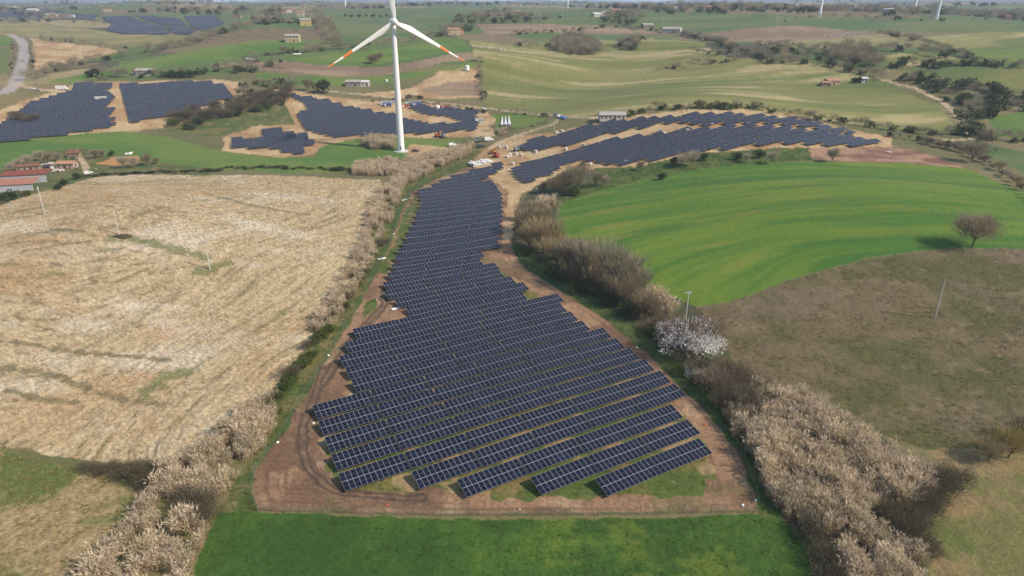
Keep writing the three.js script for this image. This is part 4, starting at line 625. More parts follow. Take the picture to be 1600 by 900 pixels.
// ------------------------------------------------------------------ wind turbines
const white = mat([0.80, 0.81, 0.82], 0.4), orange = mat([0.80, 0.22, 0.04], 0.45), darkGrey = mat([0.10, 0.10, 0.11], 0.6), whitish = mat([0.72, 0.73, 0.74], 0.5);
function bladeShape(L, t0, t1) {                               // stretch t0..t1 of a tapered, twisted blade along +y
  const rows = 10, seg = 10, pos = [], idx = [];
  for (let j = 0; j <= rows; j++) {
    const t = lerp(t0, t1, j / rows), root = 1 - ss(0.03, 0.2, t), chord = (t < 0.2 ? lerp(2.1, 3.9, ss(0.02, 0.2, t)) : lerp(3.9, 0.5, Math.pow((t - 0.2) / 0.8, 0.8))) * L / 50 * (t > 0.97 ? lerp(1, 0.25, (t - 0.97) / 0.03) : 1), thick = lerp(chord * 0.2, 1.0 * L / 50, root), tw = lerp(0.45, 0.02, t), off = -0.22 * chord * (1 - root);
    for (let i = 0; i < seg; i++) { const a = i / seg * 6.283, x = Math.cos(a) * chord / 2 + off, z = Math.sin(a) * thick * (0.75 - 0.25 * Math.cos(a)) * 0.6; pos.push(x * Math.cos(tw) - z * Math.sin(tw), t * L, x * Math.sin(tw) + z * Math.cos(tw) + 1.3 * t * t); }
  }
  for (let j = 0; j < rows; j++) for (let i = 0; i < seg; i++) { const a = j * seg + i, b = j * seg + (i + 1) % seg; idx.push(a, b + seg, b, a, a + seg, b + seg); }
  const c = pos.length / 3; pos.push(0, t1 * L, 1.3 * t1 * t1); for (let i = 0; i < seg; i++) idx.push(rows * seg + i, c, rows * seg + (i + 1) % seg);
  const g = new THREE.BufferGeometry(); g.setAttribute('position', new THREE.Float32BufferAttribute(pos, 3)); g.setIndex(idx); g.computeVertexNormals(); return g;
}
function turbine(H, L, yaw, spin, bands = true) {
  const t = new THREE.Group(), tower = new THREE.CylinderGeometry(1.35, 2.15, H, 28, 8); tower.translate(0, H / 2, 0);
  const tw = part('tower', tower, white, t);
  part('flange', [0.34, 0.67].map(k => { const g = new THREE.CylinderGeometry(lerp(2.15, 1.35, k) + 0.03, lerp(2.15, 1.35, k) + 0.03, 0.25, 28); g.translate(0, H * k, 0); return g; }), whitish, tw);
  part('door', box(0.9, 2.2, 0.12, 0, 2.2, 2.1), darkGrey, tw);
  const base = new THREE.CylinderGeometry(4.6, 5, 1.2, 24); base.translate(0, -0.35, 0); part('foundation', base, mat([0.45, 0.44, 0.42], 0.9), t);
  const head = new THREE.Group(); head.position.y = H; head.rotation.y = yaw; head.updateMatrix();
  const nac = new THREE.CapsuleGeometry(1.9, 6.6, 6, 14); nac.scale(0.95, 1, 1); nac.rotateX(Math.PI / 2); nac.translate(0, 1.7, -2.2);
  const put = (name, g, m, p = t) => { g = g.clone(); g.applyMatrix4(head.matrix); return part(name, g, m, p); };
  const n = put('nacelle', merge([nac, box(3.5, 2.6, 7, 0, 1.7, -2.4)]), white);
  put('cooler', merge([box(2.6, 1.0, 0.25, 0, 3.7, -5.2), box(0.15, 1.3, 0.3, -1.3, 3.4, -5.2), box(0.15, 1.3, 0.3, 1.3, 3.4, -5.2)]), darkGrey, n);
  const hub = new THREE.SphereGeometry(1.9, 18, 14); hub.scale(1, 1, 1.15); hub.translate(0, 1.8, 4.2); put('hub', hub, white);
  for (let k = 0; k < 3; k++) {
    const M = new THREE.Matrix4().makeTranslation(0, 1.8, 4.2).multiply(new THREE.Matrix4().makeRotationZ(spin + k * 2 * Math.PI / 3));
    const seg = (a, b) => bladeShape(L, a, b).applyMatrix4(M);
    const b = put('blade', seg(0.0, 0.63), white);
    if (bands) { put('orange_band', seg(0.63, 0.76), orange, b); put('outer_section', seg(0.76, 0.9), white, b); put('orange_tip', seg(0.9, 1), orange, b); }
  }
  return t;
}
{
  const g = ground(627, 236), t = turbine(75, 48, 0.33, 0.015); t.position.copy(g); add(t, 'wind_turbine'); tag(t, 'large white wind turbine with orange banded blades behind the solar array', 'wind turbine');
  for (const [x, y, H, yaw, spin, label] of [[1280.5, 26, 80, 0.2, 0.4, 'distant white turbine on the right ridge, leftmost of three'], [1427, 22, 80, 0.1, 0.9, 'distant white turbine on the right ridge, middle of three'], [1463, 30, 80, 0.3, 0.2, 'distant white turbine on the right ridge, rightmost of three'], [887, 13, 80, 0.2, 0.6, 'distant white turbine at the top above the olive hillside'], [540, 11, 80, 0.2, 1.5, 'distant white turbine at the top left of the big one']]) {
    const p = ground(x, y), d = Math.hypot(p.x, p.z), k = Math.max(1, d / (x > 1000 ? 1350 : 2400)), o = turbine(H, 53, yaw, spin); o.position.copy(p); add(o, 'wind_turbine'); tag(o, label, 'wind turbine', 'wind turbines'); console.log('turbine at', d | 0, k.toFixed(2));
  }
  const spare = merge([bladeShape(32, 0, 1)]); spare.rotateX(-Math.PI / 2); spare.translate(0, 1.6, 0);
  [[785, 199, 0.01, 'left of three white turbine blades lying in the green field'], [791, 198.8, 0.02, 'middle of three white turbine blades lying in the green field'], [797, 198.5, 0.03, 'right of three white turbine blades lying in the green field']].forEach(([x, y, a, label]) => {
    const o = new THREE.Group(); part('blade', spare, white, o); part('cradle', [box(2.6, 0.9, 0.6, 0, 0.2, -3), box(1.2, 1.0, 0.6, 0, 0.2, -22)], steel, o); o.position.copy(ground(x, y)); o.rotation.y = a; add(o, 'stored_blade'); tag(o, label, 'turbine blade', 'stored turbine blades');
  });
}

// ------------------------------------------------------------------ poles
const poleMat = mat([0.52, 0.50, 0.46], 0.85), armMat = mat([0.6, 0.6, 0.58], 0.7);
function pole(H, arm) {
  const o = new THREE.Group(); part('shaft', rod([0, -0.5, 0], [0, H, 0], 0.2, 0.13, 10), poleMat, o);
  if (arm) { part('crossarm', [box(arm, 0.16, 0.16, 0, H - 0.55, 0), rod([-arm * 0.4, H - 0.6, 0], [0, H - 1.4, 0], 0.04), rod([arm * 0.4, H - 0.6, 0], [0, H - 1.4, 0], 0.04)], armMat, o); for (const k of [-1, 0, 1]) part('insulator', rod([k * arm * 0.45, H - 0.5, 0], [k * arm * 0.45, H - 0.1 + (k ? 0 : 0.3), 0], 0.09, 0.07), darkGrey, o); }
  return o;
}
for (const [x, y, H, arm, yaw, label] of [[1070, 512, 12, 2.4, 0, 'pale utility pole with crossarm behind the blossom tree'], [1461, 497, 12.5, 1.2, 1.3, 'pale utility pole standing in the brown fallow field'], [328, 421, 9.5, 0.9, 1.4, 'thin pale pole in the middle of the stubble field'], [186, 366, 9, 0.9, 1.4, 'pale pole on a dark mound in the stubble field'], [70, 335, 11, 0.9, 1.4, 'pale pole at the stubble field edge near the red sheds'], [1214, 41, 12, 0, 0, 'thin pale mast on the green ridge at right'], [1384, 50, 13, 0, 0, 'thin pale mast on the ridge below the right turbines'], [1035, 41, 12, 0, 0, 'thin pale mast near the upland farm'], [878, 30, 13, 0, 0, 'thin pale mast among the top hedges'], [757, 22, 12, 0, 0, 'thin pale mast near the top centre'], [806, 228, 8, 1.2, 0.6, 'dark pole beside the pale lane by the hill array'], [866, 208, 8, 0, 0, 'thin pole at the end of the upper hill array'], [672, 56, 9, 0, 0, 'pale pole near the orange roofed house']]) { const o = pole(H, arm); o.position.copy(ground(x, y)); o.rotation.y = yaw; add(o, 'utility_pole'); tag(o, label, 'utility pole', 'utility poles'); }
{ const m = new THREE.SphereGeometry(1, 16, 8, 0, 6.283, 0, 1.57), p = m.attributes.position; for (let i = 0; i < p.count; i++) { const k = 1 + 0.16 * noise(p.getX(i) * 3, p.getZ(i) * 3); p.setXYZ(i, p.getX(i) * 3.2 * k, p.getY(i) * 0.9 * k, p.getZ(i) * 2 * k); } m.computeVertexNormals(); const o = new THREE.Mesh(m, mat(C(82, 74, 52), 1)); o.position.copy(ground(191, 370)); o.position.y -= 0.1; add(o, 'earth_mound'); tag(o, 'dark earth mound at the foot of a pole in the stubble', 'mound'); }

// ------------------------------------------------------------------ fences round the plot
const postMat = mat([0.10, 0.13, 0.10], 0.8), wireMat = mat([0.06, 0.14, 0.08], 0.6);
const fencePost = rod([0, -0.3, 0], [0, 2.1, 0], 0.06, 0.05, 6);
function fence(pts, label, step = 2.7) {
  const line = outline(pts), o = new THREE.Group(), spots = []; let carry = 0;
  for (let i = 1; i < line.length; i++) { const [ax, az] = line[i - 1], [bx, bz] = line[i], L = Math.hypot(bx - ax, bz - az); let d = carry; for (; d < L; d += step) spots.push([lerp(ax, bx, d / L), lerp(az, bz, d / L)]); carry = d - L; }
  const x0 = spots[0][0], z0 = spots[0][1], y0 = height(x0, z0); o.position.set(x0, y0, z0);
  const P = spots.map(([x, z]) => [x - x0, height(x, z) - y0, z - z0]), wires = [], q = rng(label.length);
  P.forEach((p, i) => { const m = part('post', fencePost, postMat, o); m.position.set(...p); m.rotation.set((q() - 0.5) * 0.1, q(), (q() - 0.5) * 0.1); if (i) { const a = P[i - 1]; for (const h of [0.15, 0.55, 0.95, 1.35, 1.75]) wires.push(rod([a[0], a[1] + h, a[2]], [p[0], p[1] + h, p[2]], 0.016, 0.016, 3)); for (let k = 1; k < 9; k++) { const t = k / 9, X = lerp(a[0], p[0], t), Y = lerp(a[1], p[1], t), Z = lerp(a[2], p[2], t); wires.push(rod([X, Y, Z], [X, Y + 1.8, Z], 0.01, 0.01, 3)); } } });
  part('wire_mesh', wires, wireMat, o); add(o, 'wire_fence'); tag(o, label, 'fence', 'green wire fences round the plot');
}
fence([[403, 799], [550, 803], [700, 806], [850, 806], [1000, 804], [1178, 801]], 'wire fence along the front edge of the solar plot');
fence([[1182, 800], [1184, 777], [1154, 702], [1114, 652], [1064, 602], [1014, 552], [954, 502], [884, 456]], 'wire fence along the lower right side of the plot');
fence([[884, 456], [824, 420], [803, 390], [808, 335], [816, 304]], 'wire fence along the upper right side of the plot');
fence([[402, 799], [391, 770], [399, 735], [439, 680], [484, 605], [519, 545], [559, 480]], 'wire fence along the lower left side of the plot');
fence([[559, 480], [588, 425], [610, 380], [626, 330], [643, 299], [682, 278], [735, 258]], 'wire fence along the upper left side of the plot');

// ------------------------------------------------------------------ buildings
const wallTone = { cream: mat(C(222, 204, 168), 0.95), white: mat(C(226, 224, 218), 0.95), pink: mat(C(204, 176, 156), 0.95), grey: mat(C(176, 172, 166), 0.95), stone: mat(C(186, 166, 138), 0.95), yellow: mat(C(228, 208, 140), 0.95), metal: mat(C(206, 212, 220), 0.6) };
const roofTone = { red: mat(C(178, 104, 80), 0.9), rust: mat(C(150, 84, 68), 0.9), paleRust: mat(C(186, 130, 112), 0.9), grey: mat(C(188, 184, 178), 0.8), brown: mat(C(140, 98, 76), 0.9), white: mat(C(232, 232, 230), 0.7), orange: mat(C(196, 150, 124), 0.9), green: mat(C(64, 150, 110), 0.7), blue: mat(C(126, 148, 186), 0.6) };
const pane = mat([0.05, 0.06, 0.07], 0.2), wood_ = mat(C(104, 78, 58), 0.9);
function house(w, d, h, wall, roof, { pitch = 0.35, win = 3, door = true, chimney = false, storeys = 1 } = {}) {
  const o = new THREE.Group(), rise = d / 2 * pitch, s = new THREE.Shape([[-d / 2, -1], [d / 2, -1], [d / 2, h], [0, h + rise], [-d / 2, h]].map(p => new THREE.Vector2(...p)));
  const body = new THREE.ExtrudeGeometry(s, { depth: w, bevelEnabled: false }); body.rotateY(Math.PI / 2); body.translate(-w / 2, 0, 0); part('wall', body, wallTone[wall], o);
  const L = Math.hypot(d / 2 + 0.4, rise + 0.4 * pitch), a = Math.atan2(rise, d / 2), slabs = [1, -1].map(k => { const g = box(w + 0.8, 0.18, L, 0, 0.1, L / 2); g.rotateX(a); if (k < 0) g.rotateY(Math.PI); g.translate(0, h + rise, 0); return g; });
  const rf = part('roof', slabs, roofTone[roof], o); part('ridge', box(w + 0.8, 0.16, 0.4, 0, h + rise + 0.16, 0), roofTone[roof], rf);
  if (chimney) part('chimney', box(0.7, 1.6, 0.7, w * 0.25, h + rise + 0.3, -0.8), wallTone[wall], rf);
  for (let f = 0; f < storeys; f++) for (let i = 0; i < win; i++) { const x = (i + 0.5) / win * w - w / 2, y = (f + 0.55) * h / storeys; if (door && f === 0 && i === Math.floor(win / 2)) continue; const n = part('window', box(1.2, 1.4, 0.14, x, y, d / 2 + 0.02), wallTone.white, o); part('pane', box(1.0, 1.2, 0.06, x, y, d / 2 + 0.08), pane, n); }
  for (const k of [-1, 1]) part('window', box(0.12, 1.3, 1.1, k * (w / 2 + 0.02), h * 0.55, 0), pane, o);
  if (door) part('door', box(1.3, Math.min(2.3, h * 0.75), 0.14, (Math.floor(win / 2) + 0.5) / win * w - w / 2, Math.min(2.3, h * 0.75) / 2, d / 2 + 0.03), wood_, o);
  return o;
}
function openShed(w, d, h, roof, wall) {                        // lean-to barn: posts, back and side walls, one sloping roof
  const o = new THREE.Group(); for (let i = 0; i < 4; i++) part('post', rod([lerp(-w / 2 + 0.3, w / 2 - 0.3, i / 3), -1, -d / 2 + 0.3], [lerp(-w / 2 + 0.3, w / 2 - 0.3, i / 3), h + 0.8, -d / 2 + 0.3], 0.14), steel, o);
  part('wall', [box(w, h + 1, 0.2, 0, (h - 1) / 2, d / 2), box(0.2, h + 1, d - 0.3, -w / 2, (h - 1) / 2, 0)], wall, o);
  const g = box(w + 1, 0.14, d + 1, 0, 0, 0); g.rotateX(0.1); g.translate(0, h + 0.55, 0); const r = part('roof', g, roofTone[roof], o);
  part('roof_seam', Array.from({ length: 9 }, (_, i) => { const s = box(0.08, 0.06, d + 1, lerp(-w / 2, w / 2, i / 8), 0.1, 0); s.rotateX(0.1); s.translate(0, h + 0.55, 0); return s; }), roofTone[roof], r); return o;
}
function site(o, x, y, yaw, name, label, category, group, sink = 0) { o.position.copy(ground(x, y)); o.position.y -= sink; o.rotation.y = yaw; add(o, name); return tag(o, label, category, group); }
site(openShed(19, 9, 3.6, 'paleRust', wallTone.metal), 24, 297, 0.25, 'barn', 'pale red roofed barn with white metal wall by the stubble field', 'barn');
site(openShed(20, 7.5, 4.2, 'rust', wallTone.metal), 44, 284, 0.25, 'barn', 'rusty red roofed open barn behind the pale red one', 'barn');
site(house(6.5, 5, 2.6, 'stone', 'brown', { chimney: true }), 117, 245, 0.3, 'cottage', 'small brown roofed hut on the green strip by the farmyard', 'cottage');
site(house(9, 6, 2.8, 'pink', 'orange', { win: 3 }), 106, 262, 0.1, 'cottage', 'pinkish roofed farm cottage among the farmyard clutter', 'cottage');
site(house(11, 5, 2.6, 'stone', 'brown', { win: 4 }), 46, 266, 0.4, 'ruined_house', 'stone walled old farm building among bare trees', 'farm building');
site(house(13, 8, 3.6, 'grey', 'grey', { win: 4, door: true }), 553, 134, 0.05, 'barn', 'grey roofed barn right of the dark evergreen', 'barn');
site(house(7, 7, 3.4, 'white', 'white', { win: 2 }), 571, 134, 0.05, 'annex', 'small white annex beside the grey roofed barn', 'shed');
site(house(17, 9, 3.2, 'white', 'grey', { win: 6 }), 956, 186, 0.0, 'warehouse', 'long grey roofed warehouse behind the hill array', 'warehouse');
site(house(15, 9, 6, 'cream', 'orange', { win: 4, storeys: 2, chimney: true }), 709, 54, 0.2, 'farmhouse', 'cream farmhouse with orange roof above the right rotor blade', 'house');
site(house(9, 8, 4, 'pink', 'red', { win: 2 }), 717, 53, 0.5, 'farmhouse', 'pink outbuilding beside the cream farmhouse', 'house');
site(house(11, 7, 3.4, 'pink', 'orange', { win: 3 }), 1299, 132, 0.15, 'farmhouse', 'ruined pinkish farmhouse on the olive hillside', 'house'); site(house(7, 5, 2.6, 'stone', 'orange', { win: 2 }), 1290, 134, -0.1, 'shed', 'low stone shed left of the pinkish farmhouse', 'shed');
site(house(5, 5, 3, 'white', 'white', { win: 2 }), 1349, 128, 0, 'shed', 'small white hut right of the hillside evergreens', 'shed'); for (const x of [1335, 1341]) plant('dark', x, 129, 5.5, 'evergreen_tree', 'dark evergreen by the small white hut on the hillside', 'evergreens by the hillside hut');
site(house(14, 9, 4, 'grey', 'grey', { win: 3 }), 228, 117, 0.2, 'barn', 'grey metal barn behind the second left array', 'barn'); site(house(7, 6, 3.5, 'white', 'rust', { win: 2 }), 216, 117, 0.2, 'shed', 'rust roofed shed beside the grey metal barn', 'shed');
site(house(15, 10, 6, 'cream', 'grey', { win: 4, storeys: 2 }), 458, 65, 0.1, 'farmhouse', 'pale two storey farmhouse below the vineyard', 'house');
for (const [x, y, w, d, h, wl, rf, st, t] of [[443, 22, 12, 9, 6, 'stone', 'brown', 2, 'stone house at the left end of the hilltop hamlet'], [452, 20, 11, 9, 7, 'white', 'red', 2, 'white house in the middle of the hilltop hamlet'], [462, 22, 12, 9, 8, 'pink', 'orange', 2, 'pink house left of the hamlet tower'], [470, 26, 13, 9, 8, 'cream', 'orange', 2, 'cream house below the hamlet tower'], [478, 40, 13, 10, 7, 'yellow', 'grey', 2, 'yellow house at the foot of the hamlet'], [484, 24, 10, 8, 6, 'pink', 'brown', 2, 'pink house at the right end of the hamlet'], [450, 34, 11, 8, 5, 'grey', 'brown', 1, 'grey house low on the left of the hamlet']]) site(house(w, d, h, wl, rf, { storeys: st }), x, y, x % 7 * 0.1, 'village_house', t, 'house', 'hilltop hamlet houses');
{ const o = new THREE.Group(); part('shaft', box(4.2, 17, 4.2, 0, 7.5, 0), wallTone.pink, o); const c = new THREE.ConeGeometry(3.4, 3, 4); c.rotateY(Math.PI / 4); c.translate(0, 17.5, 0); part('roof', c, roofTone.red, o); for (const k of [-1, 1]) part('window', box(1.2, 2.2, 0.2, k * 0.9, 13.5, 2.1), pane, o); site(o, 475, 22, 0.2, 'bell_tower', 'slender pink bell tower on top of the hamlet', 'tower'); }
for (const [x, y, w, h, wl, rf, t] of [[82, 30, 20, 8, 'cream', 'grey', 'cream building beside the far solar array'], [112, 29, 12, 6, 'white', 'grey', 'white house right of the cream building by the far array'], [26, 14, 30, 5, 'white', 'white', 'long white roofed shed at the top left corner'], [52, 19, 22, 5, 'white', 'white', 'second white roofed shed at the top left'], [168, 19, 14, 5, 'cream', 'orange', 'cream house above the far solar array'], [806, 23, 22, 6, 'pink', 'orange', 'pink houses on the left of the top hamlet'], [934, 26, 20, 4, 'white', 'white', 'white greenhouse among the top trees'], [944, 25, 14, 6, 'grey', 'grey', 'grey house beside the white greenhouse'], [962, 21, 16, 6, 'pink', 'orange', 'orange roofed house right of the white greenhouse'], [1052, 17, 14, 6, 'white', 'grey', 'white house first in the row on the top ridge'], [1075, 18, 14, 6, 'cream', 'brown', 'cream house second in the row on the top ridge'], [1106, 17, 16, 7, 'cream', 'orange', 'cream house third in the row on the top ridge'], [1128, 17, 16, 5, 'pink', 'red', 'pink house last in the row on the top ridge'], [1050, 50, 24, 4, 'white', 'grey', 'pale roofed farm shed at the bend of the upland lane'], [1011, 43, 16, 4, 'stone', 'grey', 'stone barn left of the pale upland shed'], [1386, 21, 14, 6, 'white', 'white', 'white house far behind the right turbines'], [1536, 22, 22, 6, 'white', 'grey', 'white house below the blue hill at right'], [1570, 30, 18, 5, 'pink', 'red', 'small pink house at the far right ridge'], [372, 29, 14, 5, 'stone', 'brown', 'stone house left of the hilltop hamlet'], [1550, 24, 14, 6, 'cream', 'red', 'cream house right of the far white house']]) site(house(w, w * 0.6, h, wl, rf, { win: 4 }), x, y, (x * 7 % 10) * 0.1 - 0.4, 'far_house', t, 'house', 'houses on the far hills');
for (const [x, y, w, t] of [[604, 128, 1.0, 'white round tank on legs right of the grey barn'], [730, 110, 2.2, 'white dome tank on the bare tan ground'], [684, 172, 1.7, 'white tank inside the array behind the turbine']]) { const o = new THREE.Group(), b = new THREE.CylinderGeometry(w, w, w * 1.6, 20), c = new THREE.SphereGeometry(w, 20, 8, 0, 6.283, 0, 1.57); b.translate(0, w * 0.8 + 0.3, 0); c.scale(1, 0.45, 1); c.translate(0, w * 1.6 + 0.3, 0); part('shell', b, white, o); part('lid', c, whitish, o); part('base', box(w * 2.2, 0.6, w * 2.2, 0, 0, 0), wallTone.grey, o); site(o, x, y, 0, 'water_tank', t, 'tank', 'white tanks'); }

// ------------------------------------------------------------------ site clutter: cabins, pallets, vehicles, machines
const cardboard = mat(C(226, 220, 208), 0.8), palletWood = mat(C(176, 146, 108), 0.95), rubber = mat([0.02, 0.02, 0.02], 0.9), film = mat([0.78, 0.79, 0.8], 0.35);
function cabin(w, d, h, roof, wall) { const o = new THREE.Group(); part('body', box(w, h, d, 0, h / 2 + 0.2, 0), wall, o); part('roof', box(w + 0.2, 0.18, d + 0.2, 0, h + 0.3, 0), roofTone[roof], o); const dr = part('door', box(0.95, 2, 0.1, -w * 0.3, 1.25, d / 2 + 0.03), whitish, o); part('handle', box(0.06, 0.2, 0.08, -w * 0.3 + 0.35, 1.2, d / 2 + 0.1), darkGrey, dr); for (const k of [0.05, 0.3]) part('window', box(1.1, 0.9, 0.1, w * k, 1.6, d / 2 + 0.03), pane, o); for (const k of [-1, 1]) part('skid', box(0.3, 0.5, d, k * w * 0.4, -0.02, 0), darkGrey, o); return o; }
const blueWall = mat(C(112, 132, 186), 0.6), orangeWall = mat(C(206, 128, 92), 0.7);
for (const [x, y, r, w, L, t] of [[600, 164, 'white', wallTone.white, 6, 'white site cabin left of the turbine tower'], [606, 166, 'blue', blueWall, 6, 'blue site cabin in front of the white one'], [613, 163, 'blue', wallTone.white, 6, 'white site cabin with blue roof next to the tower'], [633, 168, 'green', orangeWall, 6, 'orange and white cabin right of the tower'], [638, 164, 'green', wallTone.white, 6, 'green roofed cabin right of the tower'], [652, 165, 'blue', blueWall, 8, 'blue covered container behind the array'], [696, 171, 'rust', orangeWall, 6, 'red container at the back of the array'], [158, 157, 'white', wallTone.white, 8, 'white cabin on the lane in the left array'], [748, 191, 'grey', wallTone.metal, 6, 'grey transformer cabin at the right end of the array'], [660, 274, 'grey', wallTone.grey, 3.2, 'small grey equipment cabin at the top left of the plot']]) site(cabin(L, 2.5, 2.6, r, w), x, y, (x % 5) * 0.12, 'site_cabin', t, 'cabin', 'site cabins and containers');
function pallet(h = 1.2) { const o = new THREE.Group(), p = []; for (let i = 0; i < 5; i++) p.push(box(0.14, 0.03, 2.3, (i - 2) * 0.27, 0.135, 0)); for (const z of [-1.05, 0, 1.05]) p.push(box(1.2, 0.12, 0.12, 0, 0.06, z)); part('pallet', p, palletWood, o); part('carton', box(1.16, h, 2.26, 0, 0.152 + h / 2, 0), cardboard, o); part('wrap', [box(1.2, 0.12, 2.3, 0, 0.3, 0), box(1.2, 0.12, 2.3, 0, 0.1 + h, 0)], film, o); return o; }
const pq = rng(808); let palNo = 0;
for (const [x, y, n] of [[797, 244, 2], [806, 242, 2], [793, 246, 1], [791, 232, 2], [781, 231, 1], [801, 258, 2], [837, 239, 2], [814, 244, 1], [912, 229, 2], [884, 235, 2], [1032, 206, 2], [1038, 211, 2], [1015, 215, 2], [946, 221, 2], [1074, 206, 2], [977, 255, 2], [923, 258, 1], [870, 208, 1], [878, 206, 1], [1112, 196, 1], [1168, 194, 1]]) { const o = pallet(0.9 + 0.5 * n); o.scale.set(1.1, 0.85, 0.8); site(o, x, y, pq() * 3, 'module_pallet', 'white wrapped module pallet standing at the hill array, ' + ordinal(++palNo) + ' of the scattered ones', 'pallet', 'white module pallets around the hill array'); }
{ const g0 = ground(752, 257); for (let i = 0; i < 26; i++) { const o = pallet(1.1), u = (i % 9) * 1.6 - 6.4, v = Math.floor(i / 9) * 2.9 - 3, x = g0.x + u * DX + v * NX, z = g0.z + u * DZ + v * NZ; o.position.set(x, height(x, z), z); o.rotation.y = TURN + (pq() - 0.5) * 0.2; o.scale.y = 1 + pq() * 0.8; add(o, 'module_pallet'); tag(o, ordinal(i % 9 + 1) + ' white pallet from left in the ' + ['back', 'middle', 'front'][Math.floor(i / 9)] + ' row of the dense stack', 'pallet', 'stack of white pallets above the central array'); } }
function vehicle(len, h, paint, van) {
  const o = new THREE.Group(), s = new THREE.Shape((van ? [[-len / 2, 0.45], [len / 2, 0.45], [len / 2, 1.1], [len / 2 - 0.9, 1.3], [len / 2 - 1.6, h], [-len / 2, h]] : [[-len / 2, 0.4], [len / 2, 0.4], [len / 2, 0.85], [len / 2 - 1.1, 1.0], [len / 2 - 1.8, h], [-len / 2 + 0.9, h], [-len / 2 + 0.1, 1.0]]).map(p => new THREE.Vector2(...p)));
  const g = new THREE.ExtrudeGeometry(s, { depth: 1.6, bevelEnabled: true, bevelSize: 0.08, bevelThickness: 0.1, bevelSegments: 2 }); g.translate(0, 0, -0.8); part('body', g, paint, o);
  const wind = box(0.06, 0.62, 1.5, 0, 0, 0); wind.rotateZ(0.85); wind.translate(len / 2 - (van ? 1.18 : 1.38), (h + (van ? 1.3 : 1.0)) / 2 + 0.08, 0); part('windscreen', wind, pane, o);
  for (const k of [-1, 1]) part('side_window', box(van ? 0.9 : 1.9, 0.42, 0.05, van ? len / 2 - 2 : -0.2, h - 0.32, k * 0.915), pane, o);
  for (const [a, b] of [[1, 1], [1, -1], [-1, 1], [-1, -1]]) { const w = new THREE.CylinderGeometry(0.34, 0.34, 0.24, 14); w.rotateX(Math.PI / 2); w.translate(a * len * 0.32, 0.34, b * 0.82); const q = part('wheel', w, rubber, o); const c = new THREE.CylinderGeometry(0.18, 0.18, 0.27, 10); c.rotateX(Math.PI / 2); c.translate(a * len * 0.32, 0.34, b * 0.82); part('rim', c, steel, q); }
  for (const k of [-1, 1]) part('headlight', box(0.06, 0.16, 0.3, len / 2 + 0.07, 0.8, k * 0.6), whitish, o); return o;
}
const carWhite = mat([0.75, 0.76, 0.77], 0.25), carBlue = mat([0.10, 0.18, 0.42], 0.25), carDark = mat([0.05, 0.05, 0.06], 0.25), carSilver = mat([0.45, 0.46, 0.48], 0.3, { metalness: 0.5 });
for (const [x, y, L, h, m, v, yaw, t] of [[764, 220, 6, 2.3, carWhite, true, 0.3, 'white van on the lane at the site entrance'], [707, 228, 5, 1.9, carWhite, true, 0.5, 'white van parked in the reeds right of the turbine'], [757, 174, 6, 2.3, carWhite, true, 1.4, 'white van at the back lane behind the array'], [649, 237, 4.4, 1.5, carDark, false, 0.2, 'dark car on the crane pad by the turbine'], [870, 181, 4.4, 1.5, carBlue, false, 0.9, 'blue car parked first in line on the lane'], [874, 183, 4.6, 1.6, carWhite, false, 0.9, 'white car parked behind the first blue car'], [878, 184.5, 4.4, 1.5, carBlue, false, 0.9, 'second blue car parked in line on the lane'], [882, 186, 4.6, 1.9, carBlue, true, 0.9, 'blue van parked last in line on the lane'], [50, 140, 4.4, 1.5, carWhite, false, 0.1, 'white car on the gravel forecourt at left'], [58, 142, 4.4, 1.5, carSilver, false, 0.2, 'silver car beside the white one on the forecourt'], [97, 140, 9, 3, carWhite, true, 0.1, 'white truck at the right end of the forecourt'], [35, 96, 4.6, 1.5, carSilver, false, 1.5, 'silver car driving on the asphalt road'], [752, 230, 5, 1.8, carDark, false, 0.7, 'dark pickup by the gate above the array'], [138, 272, 4.5, 1.6, carWhite, false, 1.2, 'white car at the end of the farmyard path'], [75, 262, 4.4, 1.5, carDark, false, 0.3, 'dark car parked in the farmyard']]) site(vehicle(L, h, m, v), x, y, yaw, v ? 'van' : 'car', t, v ? 'van' : 'car', 'parked vehicles');
function excavator(paint) { const o = new THREE.Group(); for (const k of [-1, 1]) part('track', merge([box(3.2, 0.7, 0.55, 0, 0.4, k * 1.1), rod([-1.6, 0.4, k * 1.1 - 0.27], [-1.6, 0.4, k * 1.1 + 0.27], 0.35, 0.35, 10), rod([1.6, 0.4, k * 1.1 - 0.27], [1.6, 0.4, k * 1.1 + 0.27], 0.35, 0.35, 10)]), rubber, o); part('body', [box(2.6, 1.1, 2.4, -0.4, 1.4, 0), box(1, 0.8, 2.2, -1.4, 2.1, 0)], paint, o); const c = part('cab', box(1.3, 1.5, 1.1, 0.5, 2.5, 0.6), paint, o); part('window', [box(1.0, 0.9, 1.16, 0.5, 2.7, 0.6), box(1.36, 0.9, 0.9, 0.5, 2.7, 0.6)], pane, c); const a = part('boom', [rod([0.9, 1.6, -0.4], [3.0, 4.2, -0.4], 0.22, 0.18), rod([3.0, 4.2, -0.4], [4.8, 2.2, -0.4], 0.17, 0.13)], paint, o); part('bucket', box(0.8, 0.9, 0.9, 4.7, 1.7, -0.4), darkGrey, a); return o; }
const plantRed = mat(C(196, 84, 60), 0.5), plantYellow = mat(C(214, 164, 50), 0.5), plantGrey = mat(C(150, 160, 172), 0.5);
